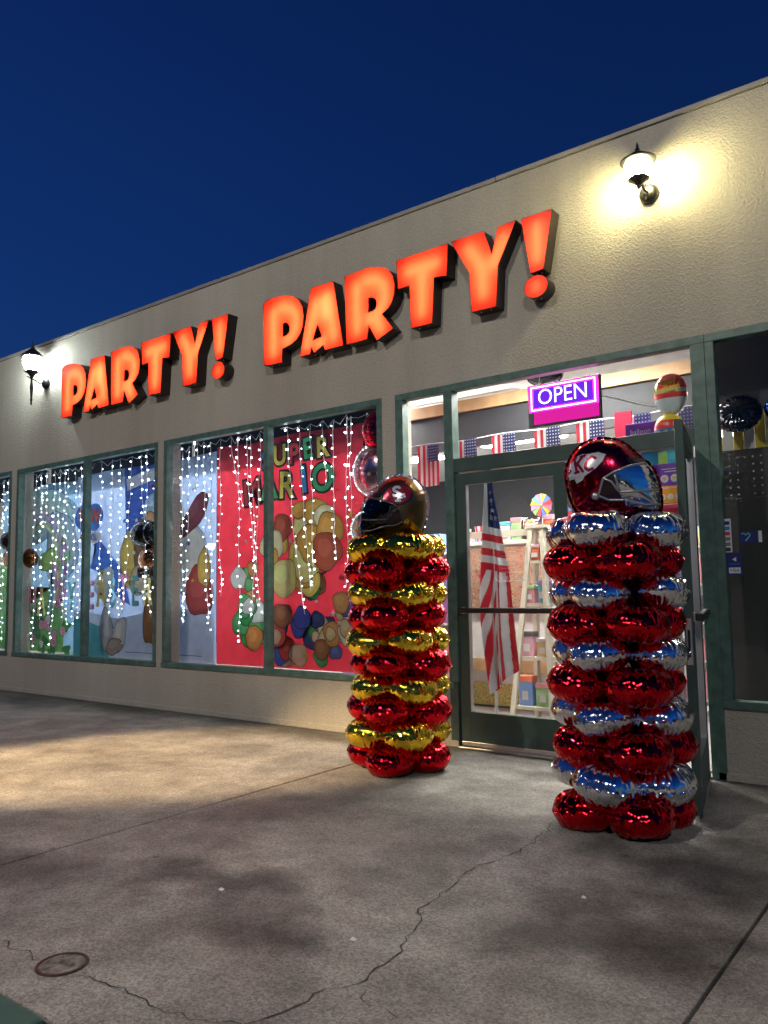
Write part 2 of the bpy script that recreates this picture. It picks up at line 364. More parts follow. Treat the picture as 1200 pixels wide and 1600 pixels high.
wb.q([(-15, 0, 0), (-15, T, 0), (-15, T, TOP), (-15, 0, TOP)]); wb.q([(5, 0, 0), (5, 0, TOP), (5, T, TOP), (5, T, 0)])
fixn(wb.build('wall', 'stucco', B))
# parapet cap in lengths, with a shadow gap under it
capm = MB(); x = -15.05
while x < 5.0:
    x1 = min(5.05, x + 3.05); dz = rnd.uniform(-0.002, 0.002)
    box('parapet_cap', 'cap', x + 0.002, x1 - 0.002, -0.014 + rnd.uniform(-0.002, 0.002), T + 0.02, TOP + 0.006 + dz, TOP + 0.042 + dz, B, 0.006); x = x1
box('cap_joint', 'gapdark', -15, 5, 0.004, T - 0.01, TOP, TOP + 0.008, B)  # near-black strip fills the joint under the cap
# base trim, in three lengths broken by the doorway
for a, b in ((-15, -3.302), (-1.438, 5)):
    box('base_trim', 'stucco', a, b, -0.012, 0.0, 0.001, 0.052, B, 0.005)
box('roof', 'cap', -15, 5, T + 0.002, 7.5, 3.62, 3.72, B)
# inside of the shop
box('shop_floor', 'floor', -15, 5, T, 7.5, -0.08, 0.0, B)
box('ceiling', 'ceil', -15, 5, T, 7.5, 3.20, 3.30, B)
box('back_wall', 'grey', -15, 5, 7.4, 7.55, 0.0, 3.2, B)
box('side_wall', 'iwall', -15.1, -15, T, 7.5, 0, 3.2, B); box('side_wall', 'iwall', 5, 5.1, T, 7.5, 0, 3.2, B)
box('soffit_panel', 'grey', -4.9, -1.5, 1.60, 1.66, 2.60, 2.96, B)
box('ceiling_beam', 'wood', -4.9, -1.2, 1.56, 1.68, 2.96, 3.08, B, 0.004)
box('partition', 'grey', -1.40, -1.34, 0.9, 3.5, 0, 3.2, B)
for a_, b_ in ((-12.9, -9.9), (-9.8, -6.95), (-6.9, -4.05)): box('added_dark_board', 'pegdark', a_, b_, 0.42, 0.45, 2.5, 3.19, B)  # added dark boards that blacken the view above the backdrops

FY0, FY1, GY = -0.008, 0.075, 0.035
def window(x0, x1, mull, zb=SILL, zt=HEAD, fr=0.055):
    w = empty('window'); w.parent = B
    box('frame_head', 'green', x0, x1, FY0, FY1, zt - fr, zt, w, 0.004)
    box('frame_sill', 'green', x0, x1, FY0 - 0.012, FY1, zb, zb + fr * 0.9, w, 0.004)
    box('frame_jamb', 'green', x0, x0 + fr, FY0 + 0.001, FY1 - 0.001, zb + fr * 0.9, zt - fr, w, 0.003)
    box('frame_jamb', 'green', x1 - fr, x1, FY0 + 0.001, FY1 - 0.001, zb + fr * 0.9, zt - fr, w, 0.003)
    e = [x0 + fr] + [v for mx in mull for v in (mx - 0.03, mx + 0.03)] + [x1 - fr]
    for mx in mull: box('mullion', 'green', mx - 0.03, mx + 0.03, FY0 + 0.002, FY1 - 0.002, zb + fr * 0.9, zt - fr, w, 0.003)
    for a, b in zip(e[0::2], e[1::2]): MB().q([(a, GY, zb + fr * .9), (b, GY, zb + fr * .9), (b, GY, zt - fr), (a, GY, zt - fr)]).build('pane', 'glass', w)
    return w
window(-12.9, -10.0, [-11.45]); window(-9.87, -6.985, [-8.35]); window(-6.885, -3.99, [-5.365])
window(-1.385, 1.55, [0.1])
# sidelight and transom round the entrance
sl = empty('sidelight'); sl.parent = B
box('frame_head', 'green', -3.85, -3.33, FY0, FY1, HEAD - 0.055, HEAD, sl, 0.004)
box('frame_jamb', 'green', -3.85, -3.775, FY0 + .001, FY1 - .001, SILL + 0.05, HEAD - 0.055, sl, 0.003)
box('frame_sill', 'green', -3.85, -3.33, FY0 - 0.012, FY1, SILL, SILL + 0.05, sl, 0.004)
MB().q([(-3.775, GY, SILL + .05), (-3.375, GY, SILL + .05), (-3.375, GY, HEAD - .055), (-3.775, GY, HEAD - .055)]).build('pane', 'glass', sl)
en = empty('entrance_frame'); en.parent = B
box('post', 'green', -3.375, -3.295, FY0 - .004, FY1 + .01, SILL + 0.05, HEAD - 0.055, en, 0.004)
box('post_foot', 'green2', -3.372, -3.298, FY0 - .002, FY1 + .01, 0.0, SILL + 0.05, en, 0.004)
box('post', 'green', -1.475, -1.385, FY0 - .004, FY1 + .01, 0.0, HEAD - 0.055, en, 0.004)
box('transom_head', 'green', -3.33, -1.385, FY0 - .001, FY1 + .001, HEAD - 0.055, HEAD + .0005, en, 0.004)
box('transom_bar', 'green2', -3.295, -1.475, FY0 - .002, FY1 + .008, 2.085, 2.195, en, 0.005)
MB().q([(-3.295, GY, 2.195), (-1.475, GY, 2.195), (-1.475, GY, HEAD - .055), (-3.295, GY, HEAD - .055)]).build('pane', 'glass', en)
box('threshold', 'alu', -3.295, -1.475, -0.03, 0.10, 0.001, 0.014, en, 0.003)
def door(name, hinge, ang, w, flip):
    d = empty(name, hinge); d.parent = B; d.rotation_euler = (0, 0, ang)
    s = -1 if flip else 1
    def bx(n_, mt, a, b, y0, y1, z0, z1, bv=0.003):
        return box(n_, mt, min(s * a, s * b), max(s * a, s * b), y0, y1, z0, z1, d, bv)
    bx('stile', 'green2', 0.0, 0.085, 0, 0.045, 0.02, 2.075); bx('stile', 'green2', w - 0.085, w, 0, 0.045, 0.02, 2.075)
    bx('rail', 'green2', 0.085, w - 0.085, 0.001, 0.044, 1.985, 2.075); bx('kick_rail', 'green2', 0.085, w - 0.085, 0.001, 0.044, 0.02, 0.27)
    bx('door_sweep', 'alu', 0.005, w - 0.005, -0.006, -0.001, 0.022, 0.05)
    bx('push_bar', 'blackp', 0.02, w - 0.02, -0.05, -0.012, 1.005, 1.045, 0.006)
    bx('bar_bracket', 'alu', w - 0.06, w - 0.03, -0.012, 0.0, 1.0, 1.05); bx('bar_bracket', 'alu', 0.03, 0.06, -0.012, 0.0, 1.0, 1.05)
    bx('glass_stop', 'alu', 0.085, 0.092, 0.004, 0.04, 0.27, 1.985, 0)
    MB().q([(s * 0.085, 0.022, 0.27), (s * (w - 0.085), 0.022, 0.27), (s * (w - 0.085), 0.022, 1.985), (s * 0.085, 0.022, 1.985)]).build('door_pane', 'glass', d)
    return d
d1 = door('door', (-3.29, 0.01, 0), 0.0, 0.905, False)
# opening hours lettering on the closed leaf, most of it worn away
plain('etch', (0.8, 0.78, 0.78), 0.6)
oc = [(-0.13, 0.11), (-0.10, 0.14), (0.11, 0.14), (0.14, 0.11), (0.14, -0.10), (0.11, -0.13), (-0.10, -0.13), (-0.13, -0.10)]
MB().tube([(0.44 + x, 0.0205, 1.37 + z) for x, z in oc + oc[:1]], 0.0022, 4).build('lettering_border', 'etch', d1)
text('phone_lettering', '(714)', 0.042, 'etch', (0.39, 0.0195, 1.262), d1, 0.8); text('phone_lettering', '0808', 0.042, 'etch', (0.52, 0.0195, 1.262), d1, 0.8)
for k in range(6):
    MB().box(0.36 + 0.01 * (k % 3), 0.53 - 0.013 * (k * 7 % 4), 0.0195, 0.0200, 1.305 + 0.03 * k, 1.3065 + 0.03 * k).build('worn_lettering', 'etch', d1)
d2 = door('door', (-1.475, -0.045, 0), R_(103), 0.905, True)
box('lock_plate', 'alu', -0.913, -0.904, 0.008, 0.036, 0.78, 1.02, d2); box('latch', 'black', -0.920, -0.912, 0.016, 0.028, 0.82, 0.96, d2)
d2['label'] = 'right leaf standing open'

# ------------------------------------------------------------------ channel letters
LET = {
'P': ([(-5.272, 3.867), (-5.217, 3.892), (-5.134, 3.896), (-5.035, 3.888), (-4.953, 3.871), (-4.873, 3.84), (-4.81, 3.789), (-4.772, 3.721), (-4.76, 3.636), (-4.768, 3.555), (-4.797, 3.491), (-4.845, 3.442), (-4.908, 3.413), (-4.972, 3.397), (-5.026, 3.389), (-5.03, 3.262), (-5.261, 3.274)],
      [[(-5.016, 3.623), (-4.979, 3.625), (-4.947, 3.606), (-4.931, 3.567), (-4.94, 3.527), (-4.972, 3.504), (-5.017, 3.499)]],
      [[(-5.14, 3.34), (-5.14, 3.79)], [(-5.08, 3.79), (-4.93, 3.76), (-4.85, 3.68), (-4.84, 3.58), (-4.9, 3.47), (-5.02, 3.445)]]),
'A': ([(-4.669, 3.873), (-4.406, 3.868), (-4.302, 3.276), (-4.51, 3.276), (-4.531, 3.326), (-4.637, 3.274), (-4.672, 3.336), (-4.683, 3.275), (-4.807, 3.272)],
      [[(-4.592, 3.523), (-4.545, 3.403), (-4.651, 3.39)]],
      [[(-4.74, 3.32), (-4.60, 3.75)], [(-4.48, 3.79), (-4.40, 3.34)], [(-4.64, 3.345), (-4.50, 3.36)], [(-4.53, 3.76), (-4.5, 3.55)]]),
'R': ([(-4.279, 3.877), (-4.182, 3.883), (-4.056, 3.889), (-3.96, 3.878), (-3.866, 3.852), (-3.8, 3.809), (-3.762, 3.747), (-3.747, 3.678), (-3.752, 3.593), (-3.777, 3.534), (-3.82, 3.49), (-3.881, 3.455), (-3.769, 3.311), (-3.938, 3.244), (-4.021, 3.393), (-4.039, 3.276), (-4.265, 3.275)],
      [[(-4.019, 3.626), (-3.978, 3.623), (-3.945, 3.601), (-3.932, 3.559), (-3.946, 3.519), (-3.974, 3.503), (-4.024, 3.5)]],
      [[(-4.15, 3.34), (-4.15, 3.80)], [(-4.08, 3.79), (-3.93, 3.77), (-3.84, 3.68), (-3.85, 3.55), (-3.94, 3.46), (-4.05, 3.44)], [(-3.96, 3.42), (-3.87, 3.31)]]),
'T': ([(-3.724, 3.87), (-3.223, 3.875), (-3.24, 3.62), (-3.36, 3.635), (-3.386, 3.271), (-3.59, 3.273), (-3.597, 3.629), (-3.713, 3.626)], [],
      [[(-3.65, 3.75), (-3.3, 3.75)], [(-3.475, 3.7), (-3.485, 3.34)]]),
'Y': ([(-3.196, 3.88), (-2.9, 3.88), (-2.837, 3.681), (-2.783, 3.877), (-2.628, 3.886), (-2.79, 3.582), (-2.814, 3.274), (-3.026, 3.277), (-3.035, 3.59)], [],
      [[(-3.06, 3.81), (-2.93, 3.62), (-2.92, 3.36)], [(-2.71, 3.81), (-2.85, 3.57)]]),
'!': ([(-2.589, 3.881), (-2.341, 3.883), (-2.423, 3.461), (-2.523, 3.451)], [], [[(-2.465, 3.82), (-2.472, 3.52)]]),
}
dot = [(-2.487 + 0.094 * math.cos(2 * math.pi * k / 28), 3.346 + 0.083 * math.sin(2 * math.pi * k / 28)) for k in range(28)]
WORDS = [(-3.41, 0.0, 'first', 'white lit wall lantern', 'left word'), (0.0, 0.0, 'second', 'shop entrance', 'right word')]
DEEP = 0.12
for dx, dz, wname, near, _ in WORDS:
    where = 'of the word beside the tailed lantern' if dx else 'of the word nearest the yellow lit lamp'
    nxt = {'P': 'P', 'A': 'A', 'R': 'R', 'T': 'T', 'Y': 'Y'}
    for k, (ol, holes, strokes) in LET.items():
        x0 = sum(p[0] for p in ol) / len(ol); z0 = min(p[1] for p in ol)
        nm = 'exclamation_mark' if k == '!' else 'sign_letter'
        t = empty(nm, (x0 + dx, 0, z0))
        lab = ('glowing red exclamation mark ' if k == '!' else 'glowing red orange channel letter %s ' % k) + where
        tag(t, lab, 'sign letter', 'illuminated channel letters on the fascia')
        sh = lambda pts: [(x - x0, z - z0) for x, z in pts]
        groups = [(ol, holes, strokes)] + ([(dot, [], [[(-2.51, 3.346), (-2.46, 3.346)]])] if k == '!' else [])
        for o2, h2, s2 in groups:
            prism2d(sh(o2), [sh(h) for h in h2], -DEEP, -DEEP, 'face', 'face', t, 'face')
            prism2d(sh(o2), [sh(h) for h in h2], -DEEP - 0.004, 0.004, 'return', 'return', t, 'side')
            lb = MB()
            for st in s2: lb.tube([(x - x0, -0.062, z - z0) for x, z in st], 0.013, 6)
            lb.build('led_strip', 'led_red', t)
            zlow = min(p[1] for p in o2); low = sorted([p for p in o2 if p[1] < zlow + 0.03])
            for fx in ((0.3, 0.7) if len(low) > 1 else (0.5,)):
                xx = low[0][0] + (low[-1][0] - low[0][0]) * fx
                MB().lathe([(0.006, -0.004), (0.006, 0.0), (0.0, 0.0)], (xx - x0, -0.085, zlow - z0 - 0.001), 8).build('drain_cap', 'whitep', t)

# ------------------------------------------------------------------ wall lanterns
def lantern(loc, mt, label, tail, sc=(1, 1), dz=0.0):
    t = empty('wall_lantern', loc); tag(t, label, 'wall lamp', 'wall lanterns on the fascia')
    ay = -0.20
    fixn(MB().lathe([(0.0, -0.05), (0.045, -0.048), (0.062, -0.03), (0.068, -0.012), (0.068, -0.001), (0, -0.001)], n=24, axis='y').build('back_plate', 'black', t, True))
    arm = MB(); arm.tube([(0, -0.04, 0.0), (0, -0.10, -0.01), (0, -0.15, 0.015), (0, -0.235, 0.035)], 0.009, 8)
    for s, c0 in ((1, 0.035), (-1, -0.045)):
        arm.tube([(0, -0.10 + 0.03 * math.cos(a) * (1 - a / 9), c0 + s * 0.03 * math.sin(a) * (1 - a / 9)) for a in [i * 0.45 for i in range(14)]], 0.005, 6)
    arm.tube([(0, -0.235, 0.035), (0, -0.25, 0.05), (0.0, -0.262, 0.04)], 0.006, 6)
    arm.build('scroll_arm', 'black', t, True)
    fixn(MB().lathe([(0.0, 0.02), (0.016, 0.02), (0.02, 0.05), (0.045, 0.085), (0.088, 0.115), (0.09, 0.12), (0.0, 0.12)], (0, ay, 0), 8).build('lower_cup', 'black', t))
    globe = MB().lathe([(0.0, 0.122), (0.062, 0.122), (0.088, 0.16), (0.105, 0.215), (0.108, 0.26), (0.095, 0.30), (0.0, 0.30)], (0, ay, 0), 24).build('globe', mt, t, True)
    fixn(MB().lathe([(0.0, 0.302), (0.138, 0.295), (0.140, 0.305), (0.085, 0.352), (0.035, 0.395), (0.016, 0.41), (0.020, 0.425), (0.010, 0.445), (0.014, 0.46), (0.003, 0.50), (0, 0.50)], (0, ay, 0), 24).build('cap', 'black', t, True))
    for o in t.children:
        if sc != (1, 1) and o.name.split('.')[0] in ('lower_cup', 'globe', 'cap'):
            o.scale = (sc[0], sc[0], sc[1]); o.location = (0, ay * (1 - sc[0]), dz)
    if tail:
        fixn(MB().lathe([(0.0, 0.02), (0.016, 0.02), (0.014, -0.02), (0.022, -0.08), (0.016, -0.15), (0.012, -0.22), (0.018, -0.24), (0.010, -0.26), (0.012, -0.29), (0.0, -0.31)], (0, ay, 0), 12).build('tail_finial', 'black', t, True))
    return t
lantern((-9.22, 0, 3.80), 'lampcool', 'white lit coach lantern with long tail finial on stucco wall', True)
lantern((-1.685, 0, 3.825), 'lampwarm', 'yellow lit wall lantern without a tail above the entrance', False, (0.82, 0.66), -0.05)

# lamps of the car park behind the viewer
def pole_lamp(loc, h, label, energy, col, aim=None, spot=None, size=0.12):
    """car park light: post, arm towards the shop, shoebox head with a lens underneath"""
    t = empty('street_lamp', loc); tag(t, label, 'street lamp')
    fixn(MB().lathe([(0.0, 0), (0.16, 0), (0.16, 0.25), (0.08, 0.32), (0.055, h + 0.05), (0.0, h + 0.05)], n=14).build('post', 'black', t, True))
    MB().tube([(0, 0, h - 0.05), (0, 0.3, h), (0, 0.62, h + 0.02)], 0.03, 8).build('arm', 'black', t, True)
    box('lamp_head', 'black', -0.16, 0.16, 0.55, 1.05, h, h + 0.10, t, 0.02)
    MB().q([(-0.13, 0.59, h - 0.002), (-0.13, 1.01, h - 0.002), (0.13, 1.01, h - 0.002), (0.13, 0.59, h - 0.002)]).build('lens', emis('street_lamp_lens', col, 14), t)
    ld = bpy.data.lights.new('street_lamp_light', 'SPOT' if spot else 'POINT'); ld.energy = energy * LK; ld.color = col; ld.shadow_soft_size = size
    lo = bpy.data.objects.new('lamp_light', ld); COL.objects.link(lo); lo.parent = t; lo.location = (0, 0.8, h - 0.16)
    if spot:
        ld.spot_size = R_(spot); ld.spot_blend = 0.6
        dv = Vector(aim) - (Vector(loc) + Vector((0, 0.8, h - 0.16))); lo.rotation_euler = dv.to_track_quat('-Z', 'Y').to_euler()
    return t
def lantern_post(loc, h, label):
    t = empty('street_lamp', loc); tag(t, label, 'street lamp')
    fixn(MB().lathe([(0.0, 0), (0.16, 0), (0.16, 0.25), (0.08, 0.32), (0.055, h - 0.05), (0.0, h - 0.05)], n=14).build('post', 'black', t, True))
    fixn(MB().lathe([(0.0, h + 0.34), (0.05, h + 0.32), (0.20, h + 0.22), (0.21, h + 0.20), (0, h + 0.20)], n=16).build('hood', 'black', t, True))
    MB().lathe([(0.0, h - 0.04), (0.08, h - 0.04), (0.15, h + 0.10), (0.14, h + 0.19), (0, h + 0.19)], n=16).build('lens', emis('lantern_post_lens', (0.9, 1.0, 0.97), 40), t, True)
pole_lamp((-4.6, -11.8, -0.02), 8.5, 'tall black car park lamp standing straight across from the sign', 1380, (1.0, 0.93, 0.82))
pole_lamp((4.5, -12.5, -0.02), 8.5, 'tall black car park lamp standing across from the dark window', 1500, (1.0, 0.95, 0.88))
pole_lamp((-9.5, -7.8, -0.02), 5.5, 'tall black lamp throwing a warm beam on the pavement', 7600, (1.0, 0.70, 0.36), (-4.95, -1.6, 0), 18, 0.06)
lantern_post((-22.6, -14.0, -0.02), 2.75, 'small white lantern post mirrored in the shop window')

# low shops across the car park, seen only mirrored in foil and glass
ob = empty('opposite_building', (-4, -30, 0)); tag(ob, 'low dark shop row across the car park, mirrored in the foil', 'building')
M['obwall'] = mat('dark_render', (0.10, 0.095, 0.09), 0.8); M['obwin'] = emis('lit_shop_window', (1.0, 0.8, 0.5), 0.8)
box('wall', 'obwall', -38, 38, -8, 0, -0.02, 6.2, ob); box('parapet', 'obwall', -38.1, 38.1, -0.2, 0.12, 6.2, 6.7, ob)
for k in range(12): box('window', 'obwin' if k % 3 == 0 else 'blackp', -34 + 6 * k, -30.5 + 6 * k, 0.002, 0.06, 0.5, 2.8, ob)
# ------------------------------------------------------------------ foil balloons
def foil_disc(seed, Rr, H, n=132, rings=13):
    """round mylar balloon lying flat: two domes meeting at a puckered seam"""
    r = random.Random(seed)
    ws = [(r.randint(17, 23), r.uniform(0, 6.28), 0.55), (r.randint(29, 37), r.uniform(0, 6.28), 0.4), (r.randint(9, 13), r.uniform(0, 6.28), 0.35), (r.randint(44, 58), r.uniform(0, 6.28), 0.25)]
    def pk(t): return sum(a * abs(math.sin(k * t / 2 + p)) for k, p, a in ws)
    mb = MB(); V = mb.v; top = []
    V.append((0, 0, H * 0.985)); V.append((0, 0, -H * 0.985))
    for sgn in (1, -1):
        for k in range(1, rings + 1):
            s = math.sin(math.pi / 2 * k / rings)
            for j in range(n):
                t = 2 * math.pi * j / n + (sgn < 0) * 0.0
                w = pk(t + (0 if sgn > 0 else 0.03))
                g = max(0, (s - 0.60) / 0.40) ** 1.6
                rad = Rr * s * (1 - 0.032 * w * g)
                z = H * max(0.0, 1 - s ** 2.5) ** 0.52 * (1 + 0.30 * (w - 0.8) * min(1, s * s * 1.4)) + 0.0035 * g * math.sin(40 * t + seed)
                if k == rings: z = 0.004 * math.sin(23 * t + seed) + 0.003 * math.sin(41 * t)
                V.append((rad * math.cos(t), rad * math.sin(t), sgn * z if k < rings else z))
        # seam flap
    def idx(sgn, k, j): return 2 + (0 if sgn > 0 else rings * n) + (k - 1) * n + j % n
    for sgn in (1, -1):
        for j in range(n):
            a, b = idx(sgn, 1, j), idx(sgn, 1, j + 1)
            mb.f.append((0, a, b) if sgn > 0 else (1, b, a)); mb.mi.append(0)
            for k in range(1, rings):
                q = (idx(sgn, k, j), idx(sgn, k + 1, j), idx(sgn, k + 1, j + 1), idx(sgn, k, j + 1))
                mb.f.append(q if sgn > 0 else q[::-1]); mb.mi.append(0)
    # narrow welded edge standing out from the seam
    b0 = len(V)
    for j in range(n):
        t = 2 * math.pi * j / n; V.append((Rr * 1.010 * math.cos(t) * (1 - 0.018 * pk(t)), Rr * 1.010 * math.sin(t) * (1 - 0.018 * pk(t)), 0.009 * math.sin(19 * t + seed) + 0.006 * math.sin(33 * t)))
    for j in range(n):
        mb.f.append((idx(1, rings, j), b0 + j, b0 + (j + 1) % n, idx(1, rings, j + 1))); mb.mi.append(0)
    return mb
DISC = {}
def disc_mesh(colour, v):
    if (colour, v) not in DISC:
        me0 = foil_disc(31 * v + 5, 0.168, 0.092)
        me = bpy.data.meshes.new('balloon'); me.from_pydata(me0.v, [], me0.f); me.polygons.foreach_set('use_smooth', [True] * len(me.polygons)); me.materials.append(M[colour]); me.update()
        DISC[(colour, v)] = me
    return DISC[(colour, v)]
PITCH = 0.154
def column(name, loc, c_even, c_odd, ang0, label):
    t = empty(name, loc); tag(t, label, 'balloon column', kind='thing')
    r = random.Random(hash(label) % 1000 if False else len(label))
    for k in range(10):
        colr = c_even if k % 2 == 0 else c_odd
        wob = (r.uniform(-.012, .012), r.uniform(-.012, .012))
        for q in range(4):
            a = ang0 + math.pi / 2 * q + (math.pi / 4 if k % 2 else 0) + r.uniform(-0.10, 0.10)
            rad = 0.203 + r.uniform(-0.008, 0.008)
            o = link('balloon', disc_mesh(colr, r.randint(0, 7)), t)
            o.location = (rad * math.cos(a) + wob[0], rad * math.sin(a) + wob[1], 0.088 + PITCH * k + r.uniform(-0.006, 0.006))
            o.rotation_euler = (r.uniform(-0.13, 0.13), r.uniform(-0.13, 0.13), r.uniform(0, 6.28)); s = r.uniform(0.92, 1.07); o.scale = (s, s, s * r.uniform(0.97, 1.05))
    MB().tube([(0, 0, 0.05), (0, 0, 1.6)], 0.03, 8).build('core', 'white', t)
    return t
cl = column('balloon_column', (-3.27, -0.80, 0), 'red_foil', 'gold_foil', R_(-76), 'balloon column of red and gold foil rings topped by a bronze helmet')
cr = column('balloon_column', (-1.57, -1.20, 0), 'red_foil', 'silver_foil', R_(-46), 'balloon column of red and silver foil rings topped by a maroon helmet')

# helmet shaped foil balloons: an outline blown up like a cushion; prints lie on its skin
HO = [(235, 625), (190, 500), (165, 350), (182, 255), (225, 175), (285, 115), (360, 78), (460, 65), (560, 80), (640, 125), (700, 185), (745, 235), (800, 275), (848, 345), (878, 440), (888, 550), (885, 650), (800, 662), (640, 660), (440, 655), (320, 645)]
HC = (500.0, 370.0); HS = 0.515 / 723.0
def hpt(x, y): return ((x - HC[0]) * HS, (HC[1] - y) * HS)
OUT = [hpt(*p) for p in HO]
def orad(t):
    """distance from the centre to the outline in direction t"""
    dx, dz = math.cos(t), math.sin(t); best = 0
    for (ax, az), (bx_, bz) in zip(OUT, OUT[1:] + OUT[:1]):
        ex, ez = bx_ - ax, bz - az; den = dx * ez - dz * ex
        if abs(den) < 1e-9: continue
        s = (ax * ez - az * ex) / den; u = (ax * dz - az * dx) / den
        if s > 0 and -1e-6 <= u <= 1 + 1e-6: best = max(best, s)
    return best
NT = 168
RT = [orad(2 * math.pi * k / NT) for k in range(NT)]
RT = [sum(RT[(k + d) % NT] * w for d, w in ((-2, .1), (-1, .2), (0, .4), (1, .2), (2, .1))) for k in range(NT)]
def rlook(t):
    f = (t / (2 * math.pi)) % 1 * NT; k = int(f); return RT[k % NT] * (1 - f + k) + RT[(k + 1) % NT] * (f - k)
THK = 0.15
def skin(x, z):
    """half thickness of the balloon at (x, z)"""
    t = math.atan2(z, x); s = min(0.9999, math.hypot(x, z) / max(1e-6, rlook(t)))
    g = max(0, (s - .6) / .4) ** 1.5
    pkr = 0.6 * abs(math.sin(17 * t)) + 0.4 * abs(math.sin(26 * t + 1))
    return THK * (1 - s ** 2.4) ** 0.56 * (1 - 0.10 * pkr * g)
def inpoly(x, z, P):
    c = False; j = len(P) - 1
    for i in range(len(P)):
        if (P[i][1] > z) != (P[j][1] > z) and x < (P[j][0] - P[i][0]) * (z - P[i][1]) / (P[j][1] - P[i][1]) + P[i][0]: c = not c
        j = i
    return c
def dseg(x, z, pts):
    d = 9
    for (ax, az), (bx_, bz) in zip(pts, pts[1:]):
        ex, ez = bx_ - ax, bz - az; L = ex * ex + ez * ez or 1e-9
        t = max(0, min(1, ((x - ax) * ex + (z - az) * ez) / L)); d = min(d, math.hypot(x - ax - t * ex, z - az - t * ez))
    return d
def print_on(name, fn, b, mt, parent, lift, sx, step=0.0028):
    """a printed area of the skin: fine quads wherever fn(x, z) holds"""
    x0, x1, z0, z1 = b; nx = int((x1 - x0) / step) + 1; nz_ = int((z1 - z0) / step) + 1
    mb = MB(); ids = {}
    def vid(i, j):
        if (i, j) not in ids:
            x, z = x0 + i * step, z0 + j * step; ids[(i, j)] = len(mb.v); mb.v.append((sx * x, -skin(x, z) - lift, z))
        return ids[(i, j)]
    for i in range(nx):
        for j in range(nz_):
            if fn(x0 + (i + .5) * step, z0 + (j + .5) * step):
                q = (vid(i, j), vid(i + 1, j), vid(i + 1, j + 1), vid(i, j + 1)); mb.f.append(q if sx > 0 else q[::-1]); mb.mi.append(0)
    return mb.build(name, mt, parent, True)
M['print_white'] = mat('printed_white', (0.62, 0.60, 0.64), 0.25, 0.4, 0.03); M['print_black'] = mat('printed_black', (0.012, 0.012, 0.014), 0.2)
M['print_red'] = mat('printed_red', (0.30, 0.012, 0.04), 0.25, 0.5); M['mask_grey'] = mat('mask_grey', (0.42, 0.42, 0.43), 0.25, 0.6); M['mask_dark'] = mat('mask_dark', (0.10, 0.10, 0.11), 0.25, 0.6)
M['rim'] = foil('pale_rim_foil', (0.75, 0.68, 0.76), 0.25); M['openblack'] = mat('face_opening_dark', (0.02, 0.006, 0.01), 0.3)
